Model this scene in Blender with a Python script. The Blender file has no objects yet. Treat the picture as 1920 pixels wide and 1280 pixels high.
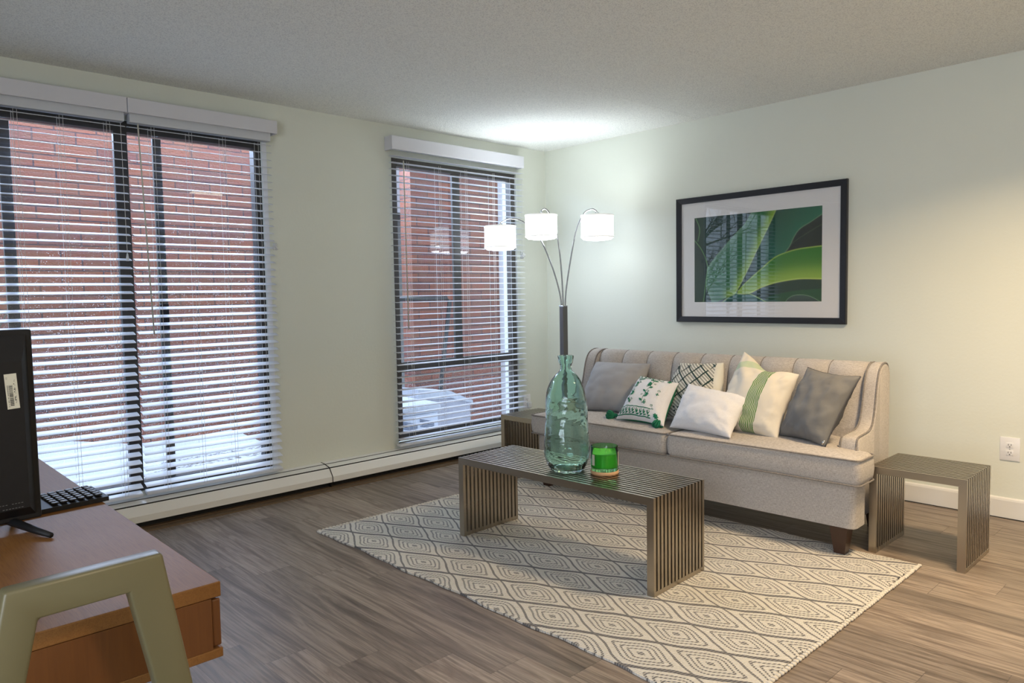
import bpy, bmesh, math, random
import numpy as np
from mathutils import Vector, Matrix, noise as mnoise
PI = math.pi
random.seed(7)
sc = bpy.context.scene
col = sc.collection

# ------------------------------------------------------------------ camera
CX, CY, CZ, YAW, PIT, ROL, FPX = -4.6604, -4.4505, 1.266, 0.8115, -0.0635, -0.0176, 1372.6
F = Vector((math.cos(PIT)*math.cos(YAW), math.cos(PIT)*math.sin(YAW), math.sin(PIT)))
R = Vector((math.sin(YAW), -math.cos(YAW), 0)); U = R.cross(F)
R2 = math.cos(ROL)*R + math.sin(ROL)*U; U2 = -math.sin(ROL)*R + math.cos(ROL)*U
cd = bpy.data.cameras.new('camera'); cam = bpy.data.objects.new('camera', cd); col.objects.link(cam)
cd.sensor_width = 36; cd.sensor_fit = 'HORIZONTAL'; cd.lens = FPX*36/1920; cd.clip_start = .02
M4 = Matrix.Identity(4)
for i in range(3):
    M4[i][0] = R2[i]; M4[i][1] = U2[i]; M4[i][2] = -F[i]; M4[i][3] = (CX, CY, CZ)[i]
cam.matrix_world = M4
sc.camera = cam
# ------------------------------------------------------------------ view / world / lights
sc.view_settings.view_transform = 'Standard'; sc.view_settings.look = 'None'
sc.view_settings.gamma = 1; sc.view_settings.use_curve_mapping = False
sc.view_settings.exposure = 0.95
try:
    sc.cycles.use_denoising = True
    sc.cycles.max_bounces = 10; sc.cycles.transparent_max_bounces = 24
    sc.cycles.sample_clamp_indirect = 6
except Exception: pass
w = bpy.data.worlds.new('world'); sc.world = w; w.use_nodes = True
bg = w.node_tree.nodes['Background']; bg.inputs[0].default_value = (.70, .83, 1.0, 1); bg.inputs[1].default_value = 1.1

def area(name, loc, rot, sx, sy, power, color, spread=None):
    l = bpy.data.lights.new(name, 'AREA'); l.shape = 'RECTANGLE'; l.size = sx; l.size_y = sy
    l.energy = power; l.color = color
    if spread: l.spread = spread
    o = bpy.data.objects.new(name, l); col.objects.link(o); o.location = loc; o.rotation_euler = rot
    return o
def point(name, loc, power, color, r=.05):
    l = bpy.data.lights.new(name, 'POINT'); l.energy = power; l.color = color; l.shadow_soft_size = r
    o = bpy.data.objects.new(name, l); col.objects.link(o); o.location = loc
    return o
WARM = (1.0, .73, .43)
# a ceiling fitting of the room, then an added rear one for fill (their lenses are built further down, below these)
CEIL = 2.4976
area('ceiling_light_glow', (-1.41, -3.82, 2.395), (0, 0, 0), .30, .30, 22, WARM, math.radians(140))
area('ceiling_light_glow', (-3.9, -5.7, 2.395), (0, 0, 0), .30, .30, 20, WARM)
# daylight from the open sky above the courtyard
area('daylight_fill', (-2.6, 2.25, 2.95), (math.radians(-55), 0, 0), 5.0, .5, 190, (.60, .76, 1.0))
# added fill lamp outside an unseen window that was put in for it
area('daylight_fill', (-6.85, -4.7, 1.45), (0, math.radians(-90), 0), 1.9, 2.6, 50, (.90, .95, 1.0))

# ------------------------------------------------------------------ node helpers
def mat(name, base=(.5,.5,.5), rough=.6, metal=0, **kw):
    m = bpy.data.materials.new(name); m.use_nodes = True
    b = m.node_tree.nodes['Principled BSDF']
    b.inputs['Base Color'].default_value = (*base, 1); b.inputs['Roughness'].default_value = rough
    b.inputs['Metallic'].default_value = metal
    for k, v in kw.items():
        k = k.replace('_', ' ')
        b.inputs[k].default_value = v
    return m
class NT:
    def __init__(s, m): s.m = m; s.t = m.node_tree; s.b = s.t.nodes.get('Principled BSDF')
    def n(s, typ, ins=None, **p):
        x = s.t.nodes.new(typ)
        for k, v in p.items(): setattr(x, k, v)
        for k, v in (ins or {}).items():
            if isinstance(v, bpy.types.NodeSocket): s.t.links.new(v, x.inputs[k])
            else: x.inputs[k].default_value = v
        return x
    def math(s, op, a, b=None, c=None):
        x = s.t.nodes.new('ShaderNodeMath'); x.operation = op
        for i, v in enumerate((a, b, c)):
            if v is None: continue
            if isinstance(v, bpy.types.NodeSocket): s.t.links.new(v, x.inputs[i])
            else: x.inputs[i].default_value = v
        return x.outputs[0]
    def mix(s, f, a, b, mode='MIX'):
        x = s.t.nodes.new('ShaderNodeMix'); x.data_type = 'RGBA'; x.blend_type = mode
        for i, v in ((0, f), (6, a), (7, b)):
            if isinstance(v, bpy.types.NodeSocket): s.t.links.new(v, x.inputs[i])
            elif i == 0: x.inputs[0].default_value = v
            else: x.inputs[i].default_value = (*v, 1)
        return x.outputs[2]
    def ramp(s, f, pts, interp='LINEAR'):
        x = s.t.nodes.new('ShaderNodeValToRGB'); s.t.links.new(f, x.inputs[0]); cr = x.color_ramp; cr.interpolation = interp
        while len(cr.elements) < len(pts): cr.elements.new(.5)
        for e, (p, c) in zip(cr.elements, pts): e.position = p; e.color = (*c, 1) if len(c) == 3 else c
        return x.outputs[0]
    def obj(s): return s.n('ShaderNodeTexCoord').outputs['Object']
    def uv(s): return s.n('ShaderNodeTexCoord').outputs['UV']
    def sep(s, v):
        x = s.n('ShaderNodeSeparateXYZ', {0: v}); return x.outputs
    def comb(s, a, b, c=0.0): return s.n('ShaderNodeCombineXYZ', {0: a, 1: b, 2: c}).outputs[0]
    def scale(s, v, sc_): return s.n('ShaderNodeMapping', {'Vector': v, 'Scale': sc_}).outputs[0]
    def noise(s, v, scale=5, detail=3, rough=.5, out='Fac', dist=0.0):
        return s.n('ShaderNodeTexNoise', {'Vector': v, 'Scale': scale, 'Detail': detail, 'Roughness': rough, 'Distortion': dist}).outputs[out]
    def color(s, c): s.t.links.new(c, s.b.inputs['Base Color'])
    def rough(s, c): s.t.links.new(c, s.b.inputs['Roughness'])
    def bump(s, h, dist=.002, strength=1.0):
        x = s.n('ShaderNodeBump', {'Height': h, 'Distance': dist, 'Strength': strength})
        s.t.links.new(x.outputs[0], s.b.inputs['Normal']); return x
def noisy(name, c1, c2, scale=20, rough=.7, bump=0, bscale=200, metal=0, stretch=(1,1,1), **kw):
    m = mat(name, c1, rough, metal, **kw); t = NT(m); o = t.scale(t.obj(), stretch)
    t.color(t.mix(t.noise(o, scale, 4), c1, c2))
    if bump: t.bump(t.noise(o, bscale, 3), bump)
    return m

# ------------------------------------------------------------------ materials
M = {}
M['wall'] = noisy('cream_wall_paint', (.755,.778,.69), (.722,.745,.655), 1.5, .75, .0006, 60)
M['ceil'] = mat('popcorn_ceiling', (.72,.715,.69), .9); t = NT(M['ceil']); o = t.obj()
h = t.noise(o, 150, 3, .7); t.bump(h, .006, .9)
t.color(t.mix(t.ramp(t.noise(o, 190, 2), [(.40,(0,0,0)),(.5,(1,1,1))]), (.72,.73,.70), (.90,.91,.86)))
M['white'] = noisy('white_painted_trim', (.78,.77,.73), (.74,.73,.69), 8, .45)
M['heater'] = noisy('heater_enamel', (.80,.80,.765), (.77,.77,.735), 5, .4)
M['black'] = mat('black_gap', (.012,.012,.012), .7)
M['vinyl'] = noisy('blind_white_vinyl', (.86,.88,.91), (.84,.86,.89), 6, .38)
t = NT(M['vinyl']); tl = t.n('ShaderNodeBsdfTranslucent', {0: (.80,.83,.87,1)}); mx_ = t.n('ShaderNodeMixShader', {0: .30, 1: t.b.outputs[0], 2: tl.outputs[0]}); M['vinyl'].node_tree.links.new(mx_.outputs[0], M['vinyl'].node_tree.nodes['Material Output'].inputs[0])
M['valance'] = noisy('valance_vinyl', (.70,.70,.74), (.67,.67,.71), 5, .5)
M['cord'] = mat('blind_cord', (.78,.78,.76), .7)
M['clear'] = mat('clear_plastic', (.85,.87,.88), .15, 0, IOR=1.3, Alpha=.55)
M['bronze'] = noisy('dark_window_frame', (.028,.026,.026), (.040,.037,.034), 12, .42)
M['bronze2'] = noisy('brown_window_frame', (.095,.085,.072), (.08,.07,.06), 12, .5)
# floor planks
m = M['floor'] = mat('grey_brown_wood_plank', (.2,.16,.13), .38, Specular_IOR_Level=.28); t = NT(m); X = t.sep(t.obj())
xr = t.math('DIVIDE', t.math('ADD', X[0], 2.75), .17); row = t.math('FLOOR', xr); fx = t.math('FRACT', xr)
yj = t.math('DIVIDE', t.math('ADD', X[1], t.math('ADD', 1.24, t.math('MULTIPLY', t.math('ADD', row, 3.0), .2033))), 1.22)
idx = t.math('FLOOR', yj); fy = t.math('FRACT', yj)
wn = t.n('ShaderNodeTexWhiteNoise', {'Vector': t.comb(row, idx, 0.0)}, noise_dimensions='3D').outputs['Value']
wn2 = t.n('ShaderNodeTexWhiteNoise', {'Vector': t.comb(idx, row, 4.0)}, noise_dimensions='3D').outputs['Value']
v = t.comb(t.math('MULTIPLY', X[0], 17.0), t.math('ADD', t.math('MULTIPLY', X[1], 1.3), t.math('MULTIPLY', wn, 40.0)), t.math('MULTIPLY', wn2, 30.0))
g1 = t.noise(v, 1.0, 6, .62, dist=.9)
v2 = t.comb(t.math('MULTIPLY', X[0], 110.0), t.math('ADD', t.math('MULTIPLY', X[1], 3.0), t.math('MULTIPLY', wn, 90.0)), wn2)
g2 = t.noise(v2, 1.0, 4, .6, dist=.3)
c = t.ramp(g1, [(.28,(.090,.068,.052)),(.42,(.200,.158,.128)),(.53,(.325,.268,.218)),(.70,(.150,.120,.098))])
c = t.mix(t.math('MULTIPLY', t.ramp(g2, [(.38,(1,1,1)),(.54,(0,0,0))]), .62), c, (.12,.095,.078))
tone = t.math('ADD', .78, t.math('MULTIPLY', wn, .42))
hs = t.n('ShaderNodeHueSaturation', {'Color': c, 'Value': tone, 'Saturation': 1.0}).outputs[0]
ex = t.math('LESS_THAN', fx, .010); ey = t.math('LESS_THAN', fy, .0016)
gap = t.math('MAXIMUM', ex, ey)
t.color(t.mix(t.math('MULTIPLY', gap, .55), hs, (.07,.055,.045)))
t.rough(t.math('ADD', .33, t.math('MULTIPLY', g2, .18)))
t.bump(t.math('SUBTRACT', t.math('MULTIPLY', g2, .3), gap), .0006)
# rug
m = M['rug'] = mat('woven_diamond_rug', (.7,.66,.58), .95); t = NT(m); X = t.sep(t.obj())
nz = t.noise(t.obj(), 7, 2, .5, 'Color'); NX = t.sep(nz)
px_ = t.math('ADD', X[0], t.math('MULTIPLY', t.math('SUBTRACT', NX[0], .5), .022))
py_ = t.math('ADD', X[1], t.math('MULTIPLY', t.math('SUBTRACT', NX[1], .5), .03))
a = t.math('DIVIDE', t.math('ADD', px_, 2.434), .208); b = t.math('DIVIDE', t.math('ADD', py_, 1.262), .4226)
# ogee bend of the lozenges
bend = t.math('MULTIPLY', t.math('SINE', t.math('MULTIPLY', b, 2*PI)), 0.0)
s0 = t.math('ADD', t.math('ADD', a, b), .5); t0_ = t.math('ADD', t.math('SUBTRACT', a, b), .5)
s_ = t.math('FRACT', t.math('ADD', s0, t.math('MULTIPLY', t.math('SINE', t.math('MULTIPLY', t0_, 2*PI)), .018)))
t_ = t.math('FRACT', t.math('ADD', t0_, t.math('MULTIPLY', t.math('SINE', t.math('MULTIPLY', s0, 2*PI)), .018)))
ds = t.math('ABSOLUTE', t.math('SUBTRACT', s_, .5)); dt = t.math('ABSOLUTE', t.math('SUBTRACT', t_, .5))
r4 = t.math('POWER', t.math('ADD', t.math('POWER', ds, 7.0), t.math('POWER', dt, 7.0)), 1/7)   # rounded lozenge metric 0..~.57
def band(x, c0, wd): return t.math('LESS_THAN', t.math('ABSOLUTE', t.math('SUBTRACT', x, c0)), wd)
bold = t.math('MAXIMUM', t.math('MULTIPLY', t.math('GREATER_THAN', ds, .452), 1.0), t.math('MULTIPLY', t.math('GREATER_THAN', dt, .476), .9))
rings = t.math('MAXIMUM', t.math('MAXIMUM', band(r4, .350, .020), band(r4, .255, .018)), t.math('MAXIMUM', band(r4, .160, .018), t.math('LESS_THAN', r4, .055)))
yarn = t.n('ShaderNodeTexWave', {'Vector': t.comb(X[0], t.math('ADD', X[1], t.math('MULTIPLY', X[0], .25))), 'Scale': 28.0, 'Distortion': 1.2, 'Detail': 1.0}, wave_type='BANDS', bands_direction='Y').outputs['Fac']
yarn2 = t.n('ShaderNodeTexWave', {'Vector': t.comb(X[0], X[1]), 'Scale': 34.0, 'Distortion': .8, 'Detail': 1.0}, wave_type='BANDS', bands_direction='X').outputs['Fac']
dash = t.ramp(yarn, [(.22,(.25,.25,.25)),(.5,(1,1,1))])
lines = t.math('MAXIMUM', t.math('MULTIPLY', rings, t.math('MULTIPLY', dash, .82)), t.math('MULTIPLY', bold, t.math('ADD', .6, t.math('MULTIPLY', dash, .3))))
basec = t.mix(t.noise(t.obj(), 3, 3), (.88,.85,.78), (.80,.77,.70))
basec = t.mix(t.math('MULTIPLY', t.math('SUBTRACT', 1.0, yarn2), .18), basec, (.40,.37,.32))
t.color(t.mix(lines, basec, (.075,.075,.09)))
hh = t.math('ADD', t.math('MULTIPLY', yarn, .5), t.math('ADD', t.math('MULTIPLY', yarn2, .8), t.math('MULTIPLY', t.noise(t.obj(), 260, 2), .4)))
t.bump(t.math('SUBTRACT', hh, t.math('MULTIPLY', lines, .8)), .005, 1.0)
# brushed steel
def steel(name, c, r=.3):
    m = mat(name, c, r, 1.0); t = NT(m); n = t.noise(t.scale(t.obj(), (60, .5, 8)), 6, 2)
    t.rough(t.math('ADD', r-.01, t.math('MULTIPLY', n, .03))); return m
M['steel'] = steel('brushed_champagne_steel', (.44,.39,.315), .30)
M['steel_dk'] = steel('brushed_steel_column', (.19,.19,.19), .42)
M['chrome'] = mat('lamp_nickel', (.60,.60,.60), .18, 1.0)
M['spacer'] = mat('bright_spacer', (.52,.51,.52), .2, 1.0)
M['armsteel'] = mat('lamp_arm_steel', (.26,.26,.26), .22, 1.0)
# linen
def fabric(name, c1, c2, sc1=420, bump=.0009, rough=.95):
    m = mat(name, c1, rough); t = NT(m); o = t.obj()
    try: m.node_tree.nodes['Principled BSDF'].inputs['Sheen Weight'].default_value = .15
    except Exception: pass
    a = t.noise(t.scale(o, (1, 1, .12)), sc1, 2, .6); b = t.noise(t.scale(o, (.12, .12, 1)), sc1, 2, .6)
    w_ = t.math('MULTIPLY', t.math('ADD', a, b), .5)
    c = t.mix(t.ramp(w_, [(.38,(0,0,0)),(.60,(1,1,1))]), c1, c2); t.color(c); t.bump(w_, bump); return m
M['linen'] = fabric('oatmeal_linen', (.31,.28,.255), (.52,.485,.45), 600)
M['linen_pipe'] = fabric('oatmeal_linen_piping', (.15,.135,.122), (.24,.218,.20), 260)
M['velvet'] = noisy('grey_velvet', (.31,.305,.31), (.40,.395,.40), 9, .85, .0006, 500)
M['velvet_dk'] = noisy('charcoal_velvet', (.125,.125,.125), (.19,.19,.185), 9, .8, .0006, 500)
M['velvet_sd'] = noisy('charcoal_velvet_back', (.05,.05,.055), (.08,.08,.085), 9, .85)
M['cotton'] = fabric('white_cotton', (.70,.69,.70), (.78,.77,.78), 700, .0005)
M['cream_cotton'] = fabric('cream_cotton', (.70,.66,.56), (.78,.74,.64), 500, .001)
M['green_thread'] = noisy('green_thread', (.005,.14,.065), (.01,.20,.10), 80, .8, .001, 400)
M['black_thread'] = noisy('black_green_thread', (.012,.035,.03), (.02,.05,.045), 80, .85)
M['darkwood'] = noisy('dark_walnut_leg', (.035,.016,.010), (.055,.024,.014), 30, .35, stretch=(1,1,.1))
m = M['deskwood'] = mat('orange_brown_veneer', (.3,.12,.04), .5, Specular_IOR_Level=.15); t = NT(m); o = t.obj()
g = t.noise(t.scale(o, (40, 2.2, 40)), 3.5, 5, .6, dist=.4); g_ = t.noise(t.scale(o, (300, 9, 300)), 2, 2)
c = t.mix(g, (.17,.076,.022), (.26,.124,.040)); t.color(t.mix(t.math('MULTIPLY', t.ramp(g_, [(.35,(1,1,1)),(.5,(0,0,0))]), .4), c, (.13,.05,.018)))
m = M['deskwood_v'] = mat('shaded_veneer_upright', (.3,.12,.04), .45); t = NT(m); o = t.obj()  # veneer copy for upright faces, darkened to carry their shade
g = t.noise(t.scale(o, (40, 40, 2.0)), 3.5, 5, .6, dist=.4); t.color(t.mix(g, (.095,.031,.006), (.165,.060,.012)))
M['chairpaint'] = noisy('shaded_cream_paint', (.150,.135,.072), (.14,.125,.066), 6, .35)  # cream darkened evenly: the near corner's shade is put into the paint colour
M['blackplastic'] = noisy('black_plastic', (.007,.007,.008), (.011,.011,.012), 40, .55, Specular_IOR_Level=.3)
M['blackgloss'] = mat('black_gloss_plastic', (.006,.006,.007), .2)
M['keys'] = mat('keyboard_keys', (.022,.022,.024), .45)
M['keymark'] = mat('key_lettering', (.5,.5,.5), .6)
M['sticker'] = mat('sticker_paper', (.62,.60,.48), .6)
M['ink'] = mat('black_ink', (.02,.02,.02), .7)
M['greyink'] = mat('grey_print', (.12,.12,.12), .7)
M['frameblack'] = noisy('black_picture_frame', (.010,.010,.014), (.016,.016,.020), 20, .38)
M['matboard'] = mat('mat_board', (.76,.75,.75), .85)
M['shade'] = mat('lit_lamp_shade', (.9,.9,.88), .8)
t = NT(M['shade']); t.b.inputs['Emission Color'].default_value = (.93,.97,1.0,1); t.b.inputs['Emission Strength'].default_value = 1.5
M['shade_trim'] = mat('lamp_shade_trim', (.80,.80,.76), .8); t = NT(M['shade_trim']); t.b.inputs['Emission Color'].default_value = (1,1,.95,1); t.b.inputs['Emission Strength'].default_value = .22
M['diffuser'] = mat('lit_lamp_diffuser', (.9,.9,.9), .6); t = NT(M['diffuser']); t.b.inputs['Emission Color'].default_value = (.86,.93,1.0,1); t.b.inputs['Emission Strength'].default_value = 6.0
M['ceil_lens'] = mat('lit_ceiling_lens', (.9,.9,.9), .5); t = NT(M['ceil_lens']); t.b.inputs['Emission Color'].default_value = (1,.85,.65,1); t.b.inputs['Emission Strength'].default_value = 3.2
def glassy(name, tint=(1,1,1), ior=1.5, rough=0.0, specks=False, refl=1.0, ztop=2.1):
    m = bpy.data.materials.new(name); m.use_nodes = True; tr = m.node_tree; tr.nodes.remove(tr.nodes['Principled BSDF']); t = NT(m); t.b = None
    out = tr.nodes['Material Output']
    T = t.n('ShaderNodeBsdfTransparent', {0: (*tint, 1)}); G = t.n('ShaderNodeBsdfGlossy', {'Color': (1,1,1,1), 'Roughness': rough})
    fc_ = t.n('ShaderNodeLayerWeight', {'Blend': .5}).outputs['Facing']     # Schlick reflectance, same from both faces of the sheet
    fr = t.math('ADD', .04, t.math('MULTIPLY', .96, t.math('POWER', fc_, 5.0)))
    mx = t.n('ShaderNodeMixShader', {0: t.math('MULTIPLY', fr, refl), 1: T.outputs[0], 2: G.outputs[0]}).outputs[0]
    if specks:   # melting sleet drops clinging to the pane, thicker towards the bottom
        o = t.obj(); X = t.sep(o)
        vr = t.n('ShaderNodeTexVoronoi', {'Vector': t.comb(X[0], X[2]), 'Scale': 300.0, 'Randomness': 1.0})
        cl = t.sep(vr.outputs['Color'])
        dens = t.n('ShaderNodeMapRange', {'Value': t.math('ADD', X[2], t.math('MULTIPLY', t.noise(o, 3, 2), .5)), 'From Min': .35, 'From Max': ztop, 'To Min': .55, 'To Max': -.10}).outputs[0]
        on = t.math('MULTIPLY', t.math('LESS_THAN', cl[0], dens), t.math('LESS_THAN', vr.outputs['Distance'], t.math('MULTIPLY', cl[1], .42)))
        D = t.n('ShaderNodeBsdfTranslucent', {0: (.95,.97,1,1)})
        mx = t.n('ShaderNodeMixShader', {0: t.math('MULTIPLY', on, .42), 1: mx, 2: D.outputs[0]}).outputs[0]
    tr.links.new(mx, out.inputs[0]); return m
M['pane'] = glassy('wet_window_glass', (.96,.97,1.0), 1.5, specks=True)
M['pane2'] = glassy('wet_corner_glass', (.96,.97,1.0), 1.5, specks=True, ztop=1.05)
M['pane_clear'] = glassy('window_glass', (.96,.97,1.0), 1.5)
M['picglass'] = glassy('picture_glass', (1,1,1), 1.5)
M['vase'] = mat('teal_recycled_glass', (.72,.955,.89), .02, 0, IOR=1.42, Transmission_Weight=1.0)
t = NT(M['vase']); o = t.obj()
t.bump(t.noise(t.scale(o, (1,1,2.2)), 6, 2, .5, dist=.4), .022, .6)
M['candleglass'] = mat('green_glass', (.30,.74,.32), .03, 0, IOR=1.4, Transmission_Weight=1.0)
M['wax'] = mat('green_wax', (.36,.80,.25), .5, 0, Subsurface_Weight=.3)
M['lightwood'] = noisy('light_wood', (.50,.29,.15), (.60,.38,.21), 40, .5)
M['plate'] = mat('outlet_plastic', (.80,.80,.80), .35)
# outdoors
m = M['brick'] = mat('red_brick', (.35,.12,.07), .9); t = NT(m); X = t.sep(t.obj()); v = t.comb(X[0], X[2])
bt = t.n('ShaderNodeTexBrick', {'Vector': v, 'Color1': (.26,.086,.050,1), 'Color2': (.155,.062,.056,1), 'Mortar': (.065,.042,.050,1), 'Scale': 1.0, 'Mortar Size': .006, 'Mortar Smooth': .3, 'Bias': -.1, 'Brick Width': .305, 'Row Height': .1016})
t.color(t.mix(t.ramp(t.noise(t.obj(), 9, 5), [(.35,(0,0,0)),(.7,(.7,.7,.7))]), bt.outputs['Color'], (.20,.10,.065)))
t.bump(t.math('ADD', t.math('SUBTRACT', 1.0, bt.outputs['Fac']), t.math('MULTIPLY', t.noise(t.obj(), 60, 3), .4)), .008)
M['snow'] = noisy('snow', (.50,.52,.56), (.42,.45,.50), 14, .8, .01, 20)
m = M['slush'] = mat('snowy_gravel', (.7,.7,.7), .9); t = NT(m); o = t.obj()
t.color(t.ramp(t.noise(o, 26, 4, .7), [(.42,(.46,.48,.52)),(.50,(.36,.36,.38)),(.56,(.10,.085,.075))]))
M['concrete'] = noisy('grey_concrete', (.38,.38,.42), (.33,.33,.37), 20, .85)
M['siding'] = noisy('grey_siding', (.30,.32,.31), (.26,.28,.27), 10, .8)
M['whitetrim'] = noisy('white_exterior_trim', (.80,.82,.86), (.76,.78,.82), 5, .6)
M['acmetal'] = noisy('ac_white_metal', (.62,.66,.74), (.56,.60,.68), 10, .5)
M['acdark'] = mat('ac_grille_dark', (.10,.13,.20), .7)
M['bark'] = noisy('bark', (.09,.075,.055), (.15,.125,.09), 20, .9)
M['leaf'] = noisy('dry_leaves', (.14,.15,.05), (.25,.20,.09), 20, .8)

# ------------------------------------------------------------------ mesh helpers
class MB:
    def __init__(s): s.bm = bmesh.new(); s.uvs = {}
    def box(s, c, d, rot=None, bev=0, seg=2, mi=0):
        b = bmesh.new(); bmesh.ops.create_cube(b, size=1)
        for v in b.verts: v.co = Vector((v.co.x*d[0], v.co.y*d[1], v.co.z*d[2]))
        if bev: bmesh.ops.bevel(b, geom=list(b.edges), offset=min(bev, min(d)*.49), segments=seg, profile=.5, affect='EDGES')
        if rot is not None:
            for v in b.verts: v.co = rot @ v.co
        for v in b.verts: v.co += Vector(c)
        s.merge(b, mi); return s
    def b2(s, lo, hi, bev=0, seg=2, mi=0):
        c = [(a+b)/2 for a, b in zip(lo, hi)]; d = [abs(b-a) for a, b in zip(lo, hi)]
        return s.box(c, d, None, bev, seg, mi)
    def merge(s, b, mi=0):
        vm = {}
        for v in b.verts: vm[v] = s.bm.verts.new(v.co)
        for f in b.faces:
            try: nf = s.bm.faces.new([vm[v] for v in f.verts]); nf.material_index = mi
            except ValueError: pass
        b.free()
    def grid(s, rows, closeu=False, closev=False, mi=0):
        V = [[s.bm.verts.new(p) for p in r] for r in rows]
        nu, nv = len(V), len(V[0])
        for i in range(nu if closeu else nu-1):
            for j in range(nv if closev else nv-1):
                try: s.bm.faces.new([V[i][j], V[i][(j+1) % nv], V[(i+1) % nu][(j+1) % nv], V[(i+1) % nu][j]]).material_index = mi
                except ValueError: pass
        return V
    def tube(s, pts, r, n=8, cap=True, mi=0, closed=False):
        pts = [Vector(p) for p in pts]; rows = []; N = len(pts)
        rs = r if isinstance(r, (list, tuple)) else [r]*N
        up = None
        for i, p in enumerate(pts):
            if closed: d = pts[(i+1) % N]-pts[i-1]
            else: d = (pts[min(i+1, N-1)]-pts[max(i-1, 0)])
            d.normalize()
            if up is None: up = Vector((0,0,1)) if abs(d.z) < .9 else Vector((1,0,0))
            a = d.cross(up)
            if a.length < 1e-5: a = d.orthogonal()
            a.normalize(); b = a.cross(d); up = b
            rows.append([p+a*rs[i]*math.cos(2*PI*k/n)+b*rs[i]*math.sin(2*PI*k/n) for k in range(n)])
        V = s.grid(rows, closeu=closed, closev=True, mi=mi)
        if cap and not closed:
            s.bm.faces.new(V[0][::-1]).material_index = mi; s.bm.faces.new(V[-1]).material_index = mi
        return s
    def lathe(s, prof, c=(0,0,0), n=32, mi=0, wob=None, cap=True):
        rows = []
        for r, z in prof:
            rows.append([Vector((c[0]+(r*(1+(wob(k/n*2*PI, z) if wob else 0)))*math.cos(2*PI*k/n), c[1]+(r*(1+(wob(k/n*2*PI, z) if wob else 0)))*math.sin(2*PI*k/n), c[2]+z)) for k in range(n)])
        V = s.grid(rows, closev=True, mi=mi)
        if cap:
            if prof[0][0] > 1e-6: s.bm.faces.new(V[0][::-1]).material_index = mi
            if prof[-1][0] > 1e-6: s.bm.faces.new(V[-1]).material_index = mi
        return s
    def prism(s, poly, axis, a, b, mi=0):
        # poly in the two remaining axes, extruded along axis from a to b
        def P(p, t):
            l = list(p); l.insert(axis, t); return Vector(l)
        A = [s.bm.verts.new(P(p, a)) for p in poly]; B = [s.bm.verts.new(P(p, b)) for p in poly]
        n = len(poly)
        for i in range(n): s.bm.faces.new([A[i], A[(i+1) % n], B[(i+1) % n], B[i]]).material_index = mi
        s.bm.faces.new(A[::-1]).material_index = mi; s.bm.faces.new(B).material_index = mi
        return s
    def done(s, name, mats, parent=None, smooth=False, xf=None, auto=None):
        if xf is not None:
            for v in s.bm.verts: v.co = xf @ v.co
        bmesh.ops.remove_doubles(s.bm, verts=s.bm.verts, dist=1e-6)
        bmesh.ops.recalc_face_normals(s.bm, faces=s.bm.faces)
        me = bpy.data.meshes.new(name); s.bm.to_mesh(me); s.bm.free()
        for m_ in (mats if isinstance(mats, (list, tuple)) else [mats]): me.materials.append(M[m_] if isinstance(m_, str) else m_)
        if smooth:
            me.polygons.foreach_set('use_smooth', [True]*len(me.polygons))
            if auto:
                try: me.set_sharp_from_angle(angle=math.radians(auto))
                except Exception: pass
        ob = bpy.data.objects.new(name, me); col.objects.link(ob)
        if parent: ob.parent = parent
        return ob
def empty(name, loc=(0,0,0), rz=0):
    o = bpy.data.objects.new(name, None); col.objects.link(o); o.location = loc; o.rotation_euler = (0,0,rz); o.empty_display_size = .1; return o
def tag(o, label=None, cat=None, group=None, kind=None):
    if label: o['label'] = label
    if cat: o['category'] = cat
    if group: o['group'] = group
    if kind: o['kind'] = kind
    return o
def struct(o): o['kind'] = 'structure'; return o
def catmull(P, n=8, closed=False):
    P = [Vector(p) for p in P]; out = []; N = len(P)
    rng = range(N) if closed else range(N-1)
    for i in rng:
        g = (lambda k: P[k % N]) if closed else (lambda k: P[max(0, min(N-1, k))])
        p0, p1, p2, p3 = g(i-1), g(i), g(i+1), g(i+2)
        for j in range(n):
            t_ = j/n
            out.append(.5*((2*p1)+(p2-p0)*t_+(2*p0-5*p1+4*p2-p3)*t_**2+(3*p1-p0-3*p2+p3)*t_**3))
    if not closed: out.append(P[-1])
    return out

# ------------------------------------------------------------------ room shell
XL, YB = -6.6, -7.2     # far sides of the room behind the camera
W1 = (-4.235, -2.577, .185, 2.268); W2 = (-1.603, -.36, .20, 2.272)
mb = MB(); mb.b2((XL-.2, YB-.2, -.1), (0.2, .16, 0)); struct(mb.done('floor', 'floor'))
mb = MB(); mb.b2((XL-.2, YB-.2, CEIL), (.2, .16, CEIL+.12))
cl = struct(mb.done('ceiling', 'ceil'))
mb = MB()
for y in (-1.525, -3.10, -2.31): mb.b2((XL, y-.0025, CEIL-.0008), (0, y+.0025, CEIL+.001))
struct(mb.done('trim_1', M['ceil']))       # taped ceiling panel seams
mb = MB(); T_ = .14
mb.b2((XL-.2, 0, W1[3]), (.14, T_, CEIL+.05)); mb.b2((XL-.2, 0, -.05), (.14, T_, W1[2]))
mb.b2((XL-.2, 0, W1[2]), (W1[0], T_, W1[3])); mb.b2((W1[1], 0, W1[2]), (W2[0], T_, W1[3])); mb.b2((W2[1], 0, W1[2]), (.14, T_, W1[3]))
struct(mb.done('wall_left', 'wall'))
mb = MB(); mb.b2((0, YB-.2, -.05), (.14, 0, CEIL+.05)); struct(mb.done('wall_right', 'wall'))
W3 = (-6.0, -3.4, .5, 2.25)
mb = MB(); mb.b2((XL-.14, YB, -.05), (XL, W3[0], CEIL+.05)); mb.b2((XL-.14, W3[1], -.05), (XL, 0, CEIL+.05))
mb.b2((XL-.14, W3[0], -.05), (XL, W3[1], W3[2])); mb.b2((XL-.14, W3[0], W3[3]), (XL, W3[1], CEIL+.05)); struct(mb.done('wall_far_left', 'wall'))
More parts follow.
